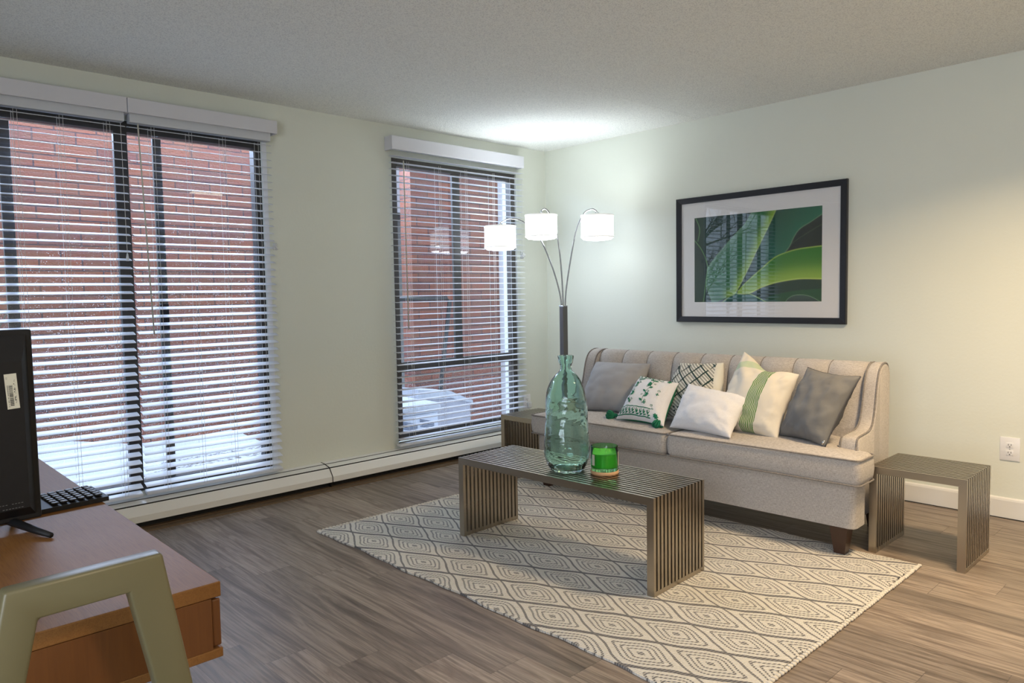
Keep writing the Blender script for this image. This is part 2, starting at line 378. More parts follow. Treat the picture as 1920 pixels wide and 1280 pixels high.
mb = MB()
for a_, b_ in ((W3[0]+.001, W3[0]+.05), (-4.725, -4.675), (W3[1]-.05, W3[1]-.001)): mb.b2((XL-.07, a_, W3[2]+.001), (XL-.02, b_, W3[3]-.001))
for a_, b_ in ((W3[2]+.001, W3[2]+.05), (W3[3]-.05, W3[3]-.001)): mb.b2((XL-.07, W3[0]+.05, a_), (XL-.02, W3[1]-.05, b_))
w3 = struct(mb.done('added_window', 'bronze'))  # unseen window, added so the fill lamp can reach the room
mb = MB(); mb.b2((XL-.048, W3[0]+.05, W3[2]+.05), (XL-.044, W3[1]-.05, W3[3]-.05)); mb.done('pane', 'pane_clear', w3)
mb = MB(); mb.b2((XL-.14, YB-.14, -.05), (.14, YB, CEIL+.05)); struct(mb.done('wall_back', 'wall'))
# right baseboard with a small top bead
mb = MB(); mb.prism([(0, 0), (-.013, 0), (-.013, .098), (-.010, .108), (-.004, .114), (0, .114)], 1, YB, -.0)
bo = struct(mb.done('baseboard_right', 'white'))
mb = MB(); mb.b2((-.018, YB, 0), (-.0131, 0, .004)); struct(mb.done('trim_2', 'black'))

# ------------------------------------------------------------------ windows
def window(name, rng, uprights, transoms, fm, panem, fw=.045, label_frame=True):
    x0, x1, z0, z1 = rng
    e = empty(name, ((x0+x1)/2, .03, z0)); struct(e)
    L = Vector(e.location)
    def mk(f): return Matrix.Translation(-L)
    mb = MB()
    g = .0005
    mb.b2((x0+g, .012, z0+g), (x0+fw, .075, z1-g), .003); mb.b2((x1-fw, .012, z0+g), (x1-g, .075, z1-g), .003)
    mb.b2((x0+fw, .012, z1-.062), (x1-fw, .075, z1-g), .003); mb.b2((x0+fw, .012, z0+g), (x1-fw, .075, z0+.05), .003)
    mb.done('window_frame', fm, e, xf=mk(0))
    for (ua, ub, ya, yb, za, zb) in uprights:
        mb = MB(); mb.b2((ua, ya, za), (ub, yb, zb), .003); mb.done('stile', fm if yb < .06 else 'bronze', e, xf=mk(0))
    for (za, zb, xa, xb) in transoms:
        mb = MB(); mb.b2((xa, .014, za), (xb, .06, zb), .003); mb.done('transom', fm, e, xf=mk(0))
    mb = MB(); mb.b2((x0+fw-.004, .046, z0+.04), (x1-fw+.004, .050, z1-.05)); mb.done('pane', panem, e, xf=mk(0))
    return e
window('window_1', W1, [(-3.420, -3.350, .012, .045, .20, 2.21), (-3.205, -3.158, .052, .075, .23, 2.20), (-3.945, -3.892, .052, .075, .23, 2.20)], [], 'bronze', 'pane')
window('window_2', W2, [(-1.028, -.955, .020, .044, .78, 2.215), (-.992, -.975, .052, .075, .25, .72)][:1], [(.708, .782, -1.558, -.405)], 'bronze2', 'pane2', .052)
w1o = bpy.data.objects['window_1']
mb = MB(); mb.b2((-3.212, .020, 1.10), (-3.165, .0525, 1.25), .006); mb.b2((-3.200, .010, 1.14), (-3.180, .021, 1.235), .004); mb.done('door_latch', 'blackplastic', w1o, xf=Matrix.Translation(-Vector(w1o.location)))
# pale reveal strip right of the patio window and door latch
mb = MB(); mb.b2((-2.576, -.004, .19), (-2.545, .010, 2.268)); o = mb.done('trim_3', 'whitetrim'); struct(o)

# ------------------------------------------------------------------ blinds
def blind(x0, x1, tilt, label, valance, ladders, ztop=2.222, zrail=.186, hr=(2.245, 2.305), tspread=8, wand=None, pull=None, group='white window blinds'):
    e = empty('window_blind', ((x0+x1)/2, -.05, zrail)); tag(e, label, 'blind', group)
    T = Matrix.Translation(-Vector(e.location)); yc = -.048
    mb = MB(); ct, st = math.cos(tilt), math.sin(tilt)
    N = 46; pitch = .0453
    for k in range(N):
        z = ztop - pitch*k
        if z < zrail+.02: break
        prof = []
        for i in range(7):
            s = -.0255+.051*i/6; hgt = .0024*(1-(s/.0255)**2)
            prof.append((s, hgt+.0011))
        for i in range(6, -1, -1):
            s = -.0255+.051*i/6; hgt = .0024*(1-(s/.0255)**2)
            prof.append((s, hgt-.0011))
        jit = random.uniform(-.006, .006)
        tk = tilt+math.radians(tspread)*(k/45-.5)+jit; c_, s_ = math.cos(tk), math.sin(tk)
        poly = [(yc+p*c_-h*s_, z+p*s_+h*c_) for p, h in prof]
        mb.prism(poly, 0, x0+random.uniform(-.001,.001), x1+random.uniform(-.001,.001))
    mb.done('slats', 'vinyl', e, xf=T)
    mb = MB(); mb.b2((x0+.004, -.075, hr[0]), (x1-.004, -.018, hr[1]), .004); mb.done('head_rail', 'vinyl', e, xf=T)
    mb = MB(); mb.box(((x0+x1)/2, yc, zrail), (x1-x0, .052, .018), Matrix.Rotation(tilt, 3, 'X'), .006); mb.done('bottom_rail', 'vinyl', e, xf=T, smooth=True, auto=40)
    vx0, vx1, vy, vz0, vz1 = valance
    mb = MB(); mb.b2((vx0, vy, vz0), (vx1, vy+.010, vz1), .003); mb.b2((vx0, vy+.0095, vz0), (vx0+.010, -.0015, vz1)); mb.b2((vx1-.010, vy+.0095, vz0), (vx1, -.0015, vz1))
    mb.b2((vx0+.01, vy+.01, vz1-.008), (vx1-.01, -.0015, vz1-.001))
    mb.done('valance', 'valance', e, xf=T)
    for lx in ladders:
        mb = MB()
        for y_ in (yc-.0275, yc+.0275): mb.tube([(lx, y_, 2.235), (lx, y_, zrail)], .0009, 5)
        mb.tube([(lx+.016, yc-.028, 2.235), (lx+.016, yc-.028, zrail)], .0009, 5)
        for k in range(N):
            z = ztop - pitch*k
            if z < zrail+.02: break
            mb.tube([(lx, yc-.0275, z-.004-.0275*st), (lx, yc+.0275, z-.004+.0275*st)], .0005, 4)
        mb.done('ladder_cord', 'cord', e, xf=T)
    if wand:
        wx, wz0, wx2 = wand
        mb = MB(); mb.tube([(wx, -.090, 2.235), (wx, -.093, 2.20), (wx2, -.093, wz0)], .0042, 8); mb.done('tilt_wand', M['wandm'], e, xf=T, smooth=True)
    if pull:
        pxx, pz = pull
        mb = MB(); mb.tube([(pxx, -.084, 2.235), (pxx+.002, -.084, pz)], .0012, 5); mb.done('pull_cord', 'cord', e, xf=T)
        for zz in (pz,):
            mb = MB(); mb.lathe([(.002,.03),(.004,.028),(.009,-.008),(.007,-.012)], (pxx+.002, -.084, zz), 12); mb.done('cord_tassel', 'clear', e, xf=T, smooth=True)
    return e
M['wandm'] = noisy('beige_wand', (.58,.55,.47), (.52,.49,.42), 20, .5)
blind(-3.362, -2.543, math.radians(16), 'white horizontal blind on the right half of the wide patio window, with long beige wand', (-3.372, -2.515, -.105, 2.290, 2.370), [-3.250, -3.045, -2.850, -2.630], wand=(-3.322, 1.08, -3.290))
blind(-4.30, -3.380, math.radians(16), 'white horizontal blind on the left half of the wide patio window, behind the television', (-4.32, -3.374, -.100, 2.290, 2.372), [-3.475, -3.695, -3.895, -4.15], pull=(-3.408, 1.50))
blind(-1.640, -.338, math.radians(3), 'white horizontal blind on the narrower window beside the room corner and floor lamp', (-1.655, -.350, -.092, 2.308, 2.404), hr=(2.315, 2.375), tspread=4, ztop=2.2673, ladders=[-1.520, -1.230, -.975, -.690, -.450], wand=(-1.560, 1.03, -1.553))
# free cord of the corner window with its clear cleat on the wall
e = empty('cord_cleat', (-.307, -.001, 1.600)); tag(e, 'clear plastic cord cleat on the wall right of the corner window', 'cleat')
mb = MB(); mb.b2((-.016, -.008, -.03), (.016, 0, .03), .003); mb.done('back_plate', 'clear', e, smooth=True, auto=40)
mb = MB(); mb.lathe([(.006,0),(.006,.022),(.018,.024),(.018,.029)], n=14); mb.done('cord_spool', 'clear', e, xf=Matrix.Rotation(PI/2, 4, 'X'), smooth=True, auto=40)
mb = MB(); mb.tube([(0, -.012, .0), (-.010, -.02, .30), (-.022, -.04, .63)], .0012, 5); mb.done('cord', 'cord', e)
e = empty('cord_cleat', (-2.512, -.001, 1.600)); tag(e, 'clear plastic cord cleat on the wall just right of the patio window blinds', 'cleat')
mb = MB(); mb.b2((-.013, -.008, -.022), (.013, 0, .022), .003); mb.done('back_plate', 'clear', e, smooth=True, auto=40)
mb = MB(); mb.tube([(-.012, -.02, .02), (0, -.012, .0), (.012, -.02, -.02)], .004, 8); mb.done('hook', 'clear', e, smooth=True)

# ------------------------------------------------------------------ baseboard heaters
def heater(x0, x1, label, caps):
    e = empty('baseboard_heater', ((x0+x1)/2, -.08, 0)); tag(e, label, 'heater', 'white baseboard heaters under the windows'); T = Matrix.Translation(-Vector(e.location))
    mb = MB(); mb.prism([(-.001, .012), (-.001, .158), (-.046, .153), (-.046, .146), (-.012, .146), (-.012, .012)], 0, x0, x1); mb.done('back_panel', 'heater', e, xf=T)
    mb = MB(); mb.prism([(-.054, .1515), (-.104, .1405), (-.104, .134), (-.054, .146)], 0, x0, x1); mb.done('damper', 'heater', e, xf=T)
    mb = MB(); mb.prism([(-.112, .1345), (-.119, .129), (-.150, .085), (-.152, .050), (-.143, .046), (-.143, .083), (-.112, .124)], 0, x0, x1); mb.done('front_cover', 'heater', e, xf=T)
    mb = MB(); mb.b2((x0+.002, -.100, .012), (x1-.002, -.012, .128)); mb.b2((x0+.002, -.0538, .11), (x1-.002, -.0462, .1535)); mb.b2((x0+.002, -.1118, .10), (x1-.002, -.1042, .1400)); mb.done('fin_housing_slot_shade', 'black', e, xf=T)  # housing, plus black strips that fill both slots as painted shade
    for cx in caps:
        mb = MB(); mb.prism([(-.002, .012), (-.002, .160), (-.055, .156), (-.112, .143), (-.121, .134), (-.1545, .086), (-.1555, .048), (-.13, .046), (-.13, .012)], 0, cx-.0018, cx+.0018); mb.done('joint_cap', 'black', e, xf=T)
    return e
heater(-6.4, -2.237, 'white baseboard heater section below the wide patio window', [-2.2395])
heater(-2.236, -.02, 'white baseboard heater section below the corner window, running to the end table', [])
mb = MB(); mb.b2((XL, -.130, 0), (-.0, -.02, .0115)); mb.b2((XL, -.185, 0), (0, -.130, .007)); struct(mb.done('baseboard_left', M['tackstrip'] if 'tackstrip' in M else noisy('brown_floor_strip', (.10,.07,.045), (.20,.13,.07), 20, .8)))

# ------------------------------------------------------------------ rug
mb = MB(); RX0, RX1, RY0, RY1 = -2.752, -1.085, -3.345, -.895
nx, ny = 70, 110
def rugp(i, j, top):
    x = RX0+(RX1-RX0)*i/nx; y = RY0+(RY1-RY0)*j/ny
    wob = .006*math.sin(y*9+1)+.004*math.sin(y*23)
    wx = wob if i in (0, nx) else wob*abs(2*i/nx-1)
    wy = (.007*math.sin(x*150)+.006*math.sin(x*13)) if j in (0, ny) else 0
    ed = min(i, nx-i, j, ny-j); zt = .012 if ed > 0 else .009
    z = zt+.0015*mnoise.noise(Vector((x*4, y*4, 0)))*(1 if ed > 1 else .3)
    return Vector((x+wx, y+wy, z if top else .0008))
V = mb.grid([[rugp(i, j, True) for j in range(ny+1)] for i in range(nx+1)])
B = [rugp(i, 0, 0) for i in range(nx+1)]+[rugp(nx, j, 0) for j in range(1, ny+1)]+[rugp(i, ny, 0) for i in range(nx-1, -1, -1)]+[rugp(0, j, 0) for j in range(ny-1, 0, -1)]
Tp = [V[i][0] for i in range(nx+1)]+[V[nx][j] for j in range(1, ny+1)]+[V[i][ny] for i in range(nx-1, -1, -1)]+[V[0][j] for j in range(ny-1, 0, -1)]
Bv = [mb.bm.verts.new(p) for p in B]
for k in range(len(Bv)):
    mb.bm.faces.new([Tp[k], Bv[k], Bv[(k+1) % len(Bv)], Tp[(k+1) % len(Bv)]])
mb.bm.faces.new(Bv)
rug = mb.done('area_rug', 'rug', smooth=True, auto=60); tag(rug, 'cream woven area rug with grey concentric diamonds under the coffee table', 'rug')
# knotted yarn ends on the two short sides
for ys, sg in ((RY0, -1), (RY1, 1)):
    mb = MB(); x = RX0+.01
    while x < RX1:
        mb.box((x, ys+sg*(.006+random.uniform(0,.004)), .007), (.017, .018, .011), None, .005, 2); x += .0215
    mb.done('yarn_end', noisy('cream_yarn', (.66,.61,.52), (.74,.70,.62), 60, .95, .002, 300), rug, smooth=True)

# ------------------------------------------------------------------ slatted steel tables
def slat_table(name, loc, rz, L, Wd, H, nb, label, cat, group=None):
    """bars run along local Y (length L), stacked along local X (width Wd)"""
    e = empty(name, loc, rz); tag(e, label, cat, group)
    D = .034; pitch = (Wd)/(nb-.42); bw = pitch*.58; xs = [-Wd/2+bw/2+k*pitch for k in range(nb)]
    mb = MB()
    for x in xs: # mitred top bars
        mb.prism([(-L/2, H), (L/2, H), (L/2-D, H-D), (-L/2+D, H-D)], 0, x-bw/2, x+bw/2)
    mb.done('slatted_top', 'steel', e)
    for sg in (-1, 1):
        mb = MB()
        for x in xs: mb.prism([(sg*(L/2), H-.0005), (sg*(L/2), .0), (sg*(L/2-D), .0), (sg*(L/2-D), H-D-.0005)], 0, x-bw/2, x+bw/2)
        mb.done('leg', 'steel', e)
        mb = MB(); mb.b2((-Wd/2+.001, sg*L/2-(D-.001 if sg > 0 else .001-0), .0005), (Wd/2-.001, sg*(L/2)-(.001 if sg > 0 else -D+.001), .020), .001); mb.done('foot_rail', 'steel', e)
        for zf in (.36, .80):
            mb = MB()
            for k in range(nb-1):
                for dz in (-.008, .008):
                    mb.b2((xs[k]+bw/2-.0002, sg*(L/2-D*.5)-.008, zf*H+dz-.0055), (xs[k+1]-bw/2+.0002, sg*(L/2-D*.5)+.008, zf*H+dz+.0055))
            mb.done('spacer_rod', M['spacer'], e)
    for yf in (-.25, .25):
        mb = MB()
        mb.tube([(-Wd/2+.004, yf*L, H-D*.55), (Wd/2-.004, yf*L, H-D*.55)], .005, 8); mb.done('spacer_rod', M['chrome'], e)
    return e
slat_table('coffee_table', (-2.047, -2.103, .0125), .0413, 1.194, .4064, .4143, 15, 'long slatted steel coffee table on the rug holding the vase and candle', 'coffee table')
slat_table('end_table', (-.8513, -3.317, 0), .003, .411, .3827, .4196, 14, 'small slatted steel end table standing right of the sofa', 'end table', 'slatted steel end tables')
slat_table('end_table', (-.974, -.845, 0), 0, .411, .3827, .4196, 14, 'small slatted steel end table in the corner, left of the sofa', 'end table', 'slatted steel end tables')

# ------------------------------------------------------------------ sofa (local: x = sitter's-eye right as seen from the front, y = towards the wall)
SA = .025
sofa = empty('sofa', (-1.285, -2.115, 0), -PI/2+SA)
tag(sofa, 'beige linen sofa with channel-tufted back and sloping arms, piled with six throw pillows', 'sofa')
def puffy(mb, outline, z0, z1, r=.03, crown=.015, center=None, rings=6, mi=0, crownfn=None):
    n = len(outline); c = center or (sum(p[0] for p in outline)/n, sum(p[1] for p in outline)/n)
    def inset(p, d):
        v = Vector((p[0]-c[0], p[1]-c[1])); l = v.length
        return (c[0]+v.x*(1-d/l), c[1]+v.y*(1-d/l)) if l > 1e-6 else p
    rows = []
    prof = []
    for k in range(5): a = PI/2*k/4; prof.append((r*(1-math.sin(a)), z0+r*(1-math.cos(a)) if False else z0+r-r*math.cos(a)))
    prof += [( -.004, (z0+z1)/2)]
    for k in range(5): a = PI/2*k/4; prof.append((r*(1-math.cos(a)), z1-r+r*math.sin(a)))
    for d, z in prof: rows.append([Vector((*inset(p, d), z)) for p in outline])
    for f in (.25, .5, .75, .93):
        rr = []
        for p in outline:
            q = inset(p, r); q = (q[0]+(c[0]-q[0])*f, q[1]+(c[1]-q[1])*f)
            rr.append(Vector((*q, z1+crown*(1-(1-f)**2))))
        rows.append(rr)
    V = mb.grid(rows, closev=True, mi=mi)
    mb.bm.faces.new(V[-1]).material_index = mi; mb.bm.faces.new(V[0][::-1]).material_index = mi
def rpoly(P, r, n=5):
    out = []; N = len(P)
    for i in range(N):
        p0, p1, p2 = Vector(P[i-1]), Vector(P[i]), Vector(P[(i+1) % N])
        a = (p0-p1); b = (p2-p1); rr = min(r, a.length*.45, b.length*.45); a.normalize(); b.normalize()
        A = p1+a*rr; B_ = p1+b*rr
        for k in range(n+1):
            t_ = k/n; out.append(tuple((1-t_)**2*A+2*t_*(1-t_)*p1+t_**2*B_))
    # densify
    res = []
    for i in range(len(out)):
        a, b = Vector(out[i]), Vector(out[(i+1) % len(out)]); m_ = max(1, int((b-a).length/.05))
        for k in range(m_): res.append(tuple(a+(b-a)*k/m_))
    return res
# base
mb = MB(); ol = rpoly([(-1.0, .03), (1.005, .03), (1.005, .17), (.955, .18), (.955, .70), (-.975, .70), (-.975, .18), (-1.0, .17)], .035)
rows = [[Vector((p[0], p[1], z)) for p in ol] for z in (.150, .152, .25, .355, .358)]
V = mb.grid(rows, closev=True); mb.bm.faces.new(V[-1]); mb.bm.faces.new(V[0][::-1])
mb.done('base', 'linen', sofa, smooth=True, auto=40)
# seat cushions (T shaped)
def cushion(sgn):
    w_, a_ = (1.035, .875)
    P = [(.004*sgn, .0), (w_*sgn, .0), (w_*sgn, .20), (a_*sgn, .215), (a_*sgn, .60), (.004*sgn, .60)]
    if sgn < 0: P = P[::-1]
    ol = rpoly(P, .03)
    mb = MB(); puffy(mb, ol, .358, .487, .03, .022, center=(.46*sgn, .28))
    cobj = mb.done('seat_cushion', 'linen', sofa, smooth=True)
    for z, dd in ((.481, .004), (.364, .004)):
        mb = MB(); mb.tube([(p[0], p[1], z+.0) for p in ol], .0042, 6, closed=True); mb.done('piping', 'linen_pipe', cobj, smooth=True)
    return cobj
cushion(-1); cushion(1)
# back with vertical channels, rolled top
def back_pt(x, s, chan=True):
    """s 0..1 from seat up the front, over the top"""
    return None
mb = MB(); XB0, XB1 = -.885, .865; seams = [-.885+.0+i*(1.75/9) for i in range(10)]
rows = []
NXB = 9*12
frontprof = [(.470,.40,0),(.478,.47,.6),(.492,.55,1),(.508,.63,1),(.522,.70,1),(.535,.77,1),(.548,.82,.95),(.566,.852,.8),(.592,.872,.55),(.622,.880,.2),(.655,.878,0),(.680,.862,0),(.690,.82,0),(.690,.5,0),(.690,.30,0)]
for i in range(NXB+1):
    x = XB0+(XB1-XB0)*i/NXB; f = (i % 12)/12
    cb = (math.sin(PI*f)**.6)*.034
    rows.append([Vector((x+ (0 if not w_ else 0), y-cb*w_*.9, z+cb*w_*(.45 if z > .84 else 0)+.012*math.sin((x+.9)/1.8*PI)*0)) for y, z, w_ in frontprof])
V = mb.grid(rows)
mb.bm.faces.new([r for r in V[0]][::-1]); mb.bm.faces.new([r for r in V[-1]])
mb.done('backrest', 'linen', sofa, smooth=True, auto=75)
mb = MB()
for i in range(0, 10):
    x = seams[i]; mb.tube([(x, y+.001, z) for y, z, w_ in frontprof[1:10]], .0035, 5)
mb.done('channel_seam', 'linen_pipe', sofa, smooth=True)
# arms flowing up into wings
def arm(sg, xi, xo_f, xo_r):
    top = catmull([(0, .185, .470), (0, .190, .528), (0, .215, .552), (0, .30, .557), (0, .38, .562), (0, .432, .590), (0, .462, .650), (0, .482, .720), (0, .505, .800), (0, .540, .855), (0, .60, .880), (0, .660, .876), (0, .692, .84)], 4)
    mb = MB(); rows = []
    for p in top:
        y, z = p.y, p.z; f = (y-.18)/.52; xo = xo_f+(xo_r-xo_f)*f
        bot = .155
        r_ = .018
        # cross-section at this point: inner bottom, inner top, outer top, outer bottom (the surface normal side is 'up')
        rows.append([Vector((xi, y, max(bot, .36) if False else bot)), Vector((xi, y, z-r_)), Vector((xi+(xo-xi)*.12, y, z-r_*.25)), Vector((xi+(xo-xi)*.3, y, z)), Vector((xi+(xo-xi)*.7, y, z)), Vector((xo-(xo-xi)*.12, y, z-r_*.25)), Vector((xo, y, z-r_)), Vector((xo, y, bot))])
    # keep columns vertical: side walls are formed between successive profile points
    V = mb.grid(rows)
    mb.bm.faces.new(V[0][::-1]); mb.bm.faces.new(V[-1])
    for i in range(len(V)-1): mb.bm.faces.new([V[i][0], V[i+1][0], V[i+1][-1], V[i][-1]])
    ao = mb.done('armrest', 'linen', sofa, smooth=True, auto=50)
    for xx, o_ in ((xi, -.001), (None, .001)):
        mb = MB(); pts = []
        for p in top[2:]:
            f = (p.y-.18)/.52; xo = xo_f+(xo_r-xo_f)*f
            q = xi+(xo-xi)*.1 if xx is not None else xo-(xo-xi)*.1
            pts.append((q, p.y, p.z-.003))
        pts = [(pts[0][0], .182, .17), (pts[0][0], .183, .50)]+pts
        mb.tube(pts, .0048, 6); mb.done('piping', 'linen_pipe', ao, smooth=True)
    return ao
arm(1, .868, .962, .935); arm(-1, -.885, -.972, -.992)
for lx, ly in ((.925, .085), (-.955, .085), (.89, .63), (-.92, .63)):
    mb = MB(); hw = .042
    zb = .0135 if ly < .2 else .0
    rows = [[Vector((lx+a*s_, ly+b*s_, z)) for a, b in ((-1,-1),(1,-1),(1,1),(-1,1))] for z, s_ in ((zb, hw*.60), (zb+.01, hw*.62), (.150, hw))]
    V = mb.grid(rows, closev=True); mb.bm.faces.new(V[0][::-1]); mb.bm.faces.new(V[-1]); mb.done('leg', 'darkwood', sofa)

# ------------------------------------------------------------------ pillows
class Pil:
    """cushion spanned by four world corners (TL, TR, BR, BL seen from the front)"""
    def __init__(s, TL, TR, BR, BL, th, pinch=.06, p=.42, seed=0, wr=.004, chop=0, edge=.10):
        s.c = [Vector(q) for q in (TL, TR, BR, BL)]; s.th = th; s.pinch = pinch; s.p = p; s.seed = seed; s.wr = wr; s.chop = chop; s.edge = edge
        s.c = [q+Vector((-.030, -.010, 0)) for q in s.c]; a = (s.c[1]+s.c[2]-s.c[0]-s.c[3]); b = (s.c[0]+s.c[1]-s.c[2]-s.c[3]); s.n = a.cross(b).normalized()
        if s.n.x > 0: s.n = -s.n      # face the room
    def at(s, u, v, side=1, off=0):
        """u 0..1 left to right, v 0..1 bottom to top"""
        U_, V_ = 2*u-1, 2*v-1
        # pull the middles of the edges inwards
        U2_ = U_*(1-s.pinch*(1-V_*V_)*U_*U_); V2_ = V_*(1-s.pinch*(1-U_*U_)*V_*V_)
        if s.chop: V2_ -= s.chop*math.exp(-(U_/.45)**2)*max(0, V_)**2
        uu, vv = (U2_+1)/2, (V2_+1)/2
        TL, TR, BR, BL = s.c
        P = (BL*(1-uu)+BR*uu)*(1-vv)+(TL*(1-uu)+TR*uu)*vv
        k = max(0, (1-U_**2)*(1-V_**2))**s.p
        q = Vector((u*5, v*5, s.seed*3.7+side))
        w_ = s.wr*mnoise.noise(q*1.3)*2 + s.wr*mnoise.noise(q*4)*1.0
        # radial puckers near the corners and seams
        rad = math.atan2(V_, U_); m_ = max(abs(U_), abs(V_))
        w_ += s.wr*1.3*math.sin(rad*30+s.seed)*max(0, m_-.45)*k*1.5
        if s.chop: k *= 1-.25*math.exp(-(U_/.3)**2)*max(0, V_)
        return P+s.n*side*(s.th/2*k+w_*min(1, k*2)+off)
    def build(s, name, front, back, label, n=34, parent=None, uvs=True, group='throw pillows on the sofa'):
        bm = bmesh.new(); lay = bm.loops.layers.uv.new('UVMap'); vs = {}
        def f(i): t_ = i/n; return .5-.5*math.cos(PI*t_)
        for side in (1, -1):
            for i in range(n+1):
                for j in range(n+1):
                    if side == -1 and (i in (0, n) or j in (0, n)): vs[(side, i, j)] = vs[(1, i, j)]; continue
                    vs[(side, i, j)] = bm.verts.new(s.at(f(i), f(j), side))
        for side in (1, -1):
            for i in range(n):
                for j in range(n):
                    K = [(i, j), (i+1, j), (i+1, j+1), (i, j+1)]
                    fc = bm.faces.new([vs[(side, *k)] for k in (K if side == 1 else K[::-1])]); fc.smooth = True; fc.material_index = 0 if side == 1 else 1
                    KK = K if side == 1 else K[::-1]
                    for lp, k in zip(fc.loops, KK): lp[lay].uv = (f(k[0]), f(k[1]))
        bmesh.ops.recalc_face_normals(bm, faces=bm.faces)
        me = bpy.data.meshes.new(name); bm.to_mesh(me); bm.free(); me.materials.append(M[front]); me.materials.append(M[back])
        o = bpy.data.objects.new(name, me); col.objects.link(o); tag(o, label, 'pillow', group)
        return o
    def strip(s, mb, pts, wd, off=.0015, closed=False):
        """ribbon on the front face; pts in (u,v), width in uv units"""
        n = len(pts); rows = []
        for i, (u, v) in enumerate(pts):
            a = Vector(pts[max(0, i-1)]); b = Vector(pts[min(n-1, i+1)]); d = (b-a); d.normalize() if d.length else None
            nn = Vector((-d.y, d.x)); w2 = (wd[i] if isinstance(wd, (list, tuple)) else wd)/2
            rows.append([s.at(u+nn.x*k*w2, v+nn.y*k*w2, 1, off+(.0008 if k == 0 else 0)) for k in (-1, 0, 1)])
        mb.grid(rows)
    def blob(s, mb, poly, off=.0017):
        c = (sum(p[0] for p in poly)/len(poly), sum(p[1] for p in poly)/len(poly))
        cv = mb.bm.verts.new(s.at(*c, 1, off+.0008)); R_ = [mb.bm.verts.new(s.at(*p, 1, off)) for p in poly]
        for i in range(len(R_)): mb.bm.faces.new([cv, R_[i], R_[(i+1) % len(R_)]])
# uv based cloths
m = M['striped'] = mat('cream_green_striped_cloth', (.75,.7,.6), .95); t = NT(m); X = t.sep(t.uv()); 
fo = t.math('FRACT', t.math('MULTIPLY', X[0], 46.0)); st_ = t.math('GREATER_THAN', fo, .42)
def inb(x, a, b): return t.math('MULTIPLY', t.math('GREATER_THAN', x, a), t.math('LESS_THAN', x, b))
b1 = inb(X[0], .50, .70); b2_ = inb(t.math('SUBTRACT', X[1], t.math('MULTIPLY', X[0], .55)), .70, .82)
basec = t.mix(t.noise(t.scale(t.uv(), (200,200,1)), 2, 2), (.76,.71,.61), (.68,.63,.54))
c = t.mix(t.math('MULTIPLY', b2_, .55), basec, (.34,.52,.27)); c = t.mix(t.math('MULTIPLY', b1, t.math('ADD', .2, t.math('MULTIPLY', st_, .8))), c, (.10,.235,.055)); t.color(c)
t.bump(t.noise(t.scale(t.uv(), (300,300,1)), 1, 2), .001)
m = M['latticecloth'] = mat('lattice_cloth', (.7,.7,.65), .95); t = NT(m); X = t.sep(t.uv())
d_ = t.math('FRACT', t.math('ADD', t.math('MULTIPLY', X[0], 14.0), t.math('MULTIPLY', X[1], 17.0)))
st_ = t.math('GREATER_THAN', d_, .5)
dd2 = t.math('GREATER_THAN', t.math('FRACT', t.math('SUBTRACT', t.math('MULTIPLY', X[0], 50.0), t.math('MULTIPLY', X[1], 40.0))), .35)
ins = t.math('LESS_THAN', X[0], .90)
c = t.mix(t.math('MULTIPLY', t.math('MULTIPLY', st_, ins), t.math('ADD', .35, t.math('MULTIPLY', dd2, .5))), (.70,.68,.60), (.12,.12,.10)); t.color(c)
t.bump(t.noise(t.scale(t.uv(), (300,300,1)), 1, 2), .001)

P1 = Pil((-.745, -1.185, .800), (-.775, -1.665, .812), (-.985, -1.70, .500), (-.965, -1.215, .492),   .20, .08, seed=1, wr=.005, p=.5)
p = P1.build('throw_pillow', 'velvet', 'velvet', 'medium grey velvet pillow at the far left end of the sofa')
P3 = Pil((-.80, -1.905, .832), (-.81, -2.205, .850), (-.985, -2.31, .520), (-.96, -1.83, .515), .15, .06, seed=3)
p = P3.build('throw_pillow', 'latticecloth', 'cream_cotton', 'cream pillow with black diamond lattice, leaning behind the small white pillow')
mb = MB()
for k in range(-3, 6):
    pts = [(u, (k*.26+u*1.05)) for u in [i/14*.9 for i in range(15)]]; pts = [(u, v) for u, v in pts if 0.02 < v < .98]
    if len(pts) > 1: P3.strip(mb, pts, .022)
    pts = [(u, (k*.26+.25-u*.95+.2)) for u in [i/14*.9 for i in range(15)]]; pts = [(u, v) for u, v in pts if 0.02 < v < .98]
    if len(pts) > 1: P3.strip(mb, pts, .022)
mb.done('lattice_stitching', 'black_thread', p, smooth=True)
P5 = Pil((-.855, -2.360, .925), (-.90, -2.700, .822), (-1.06, -2.66, .492), (-1.01, -2.235, .492),   .20, .07, seed=5, wr=.009, p=.5, chop=.18)
p = P5.build('throw_pillow', 'striped', 'striped', 'large cream pillow with a band of dark green stripes, right of the small white pillow')
P6 = Pil((-.90, -2.745, .862), (-.945, -3.030, .838), (-1.10, -2.925, .500), (-1.01, -2.640, .505), .18, .08, seed=6, wr=.008, p=.5)
p = P6.build('throw_pillow', 'velvet_dk', 'velvet_sd', 'dark charcoal pillow with zip edge at the right end of the sofa')
mb = MB(); mb.tube([P6.at(1, v/16, 1) for v in range(17)], .004, 6); mb.tube([P6.at(v/16, 1, 1) for v in range(17)], .003, 6); mb.done('piping', 'velvet_sd', p, smooth=True)
mb = MB(); mb.tube([P6.at(.985, .07, 1, .004), P6.at(.965, .01, 1, .006)], [.006, .004], 8); mb.done('zip_pull', M['chrome'], p, smooth=True)
P2 = Pil((-.915, -1.690, .748), (-.955, -1.995, .728), (-1.175, -2.040, .505), (-1.165, -1.690, .508), .16, .09, seed=2, p=.5)
p2 = P2.build('throw_pillow', 'cotton', 'green_thread', 'white pillow with green floral embroidery and green corner tassels')
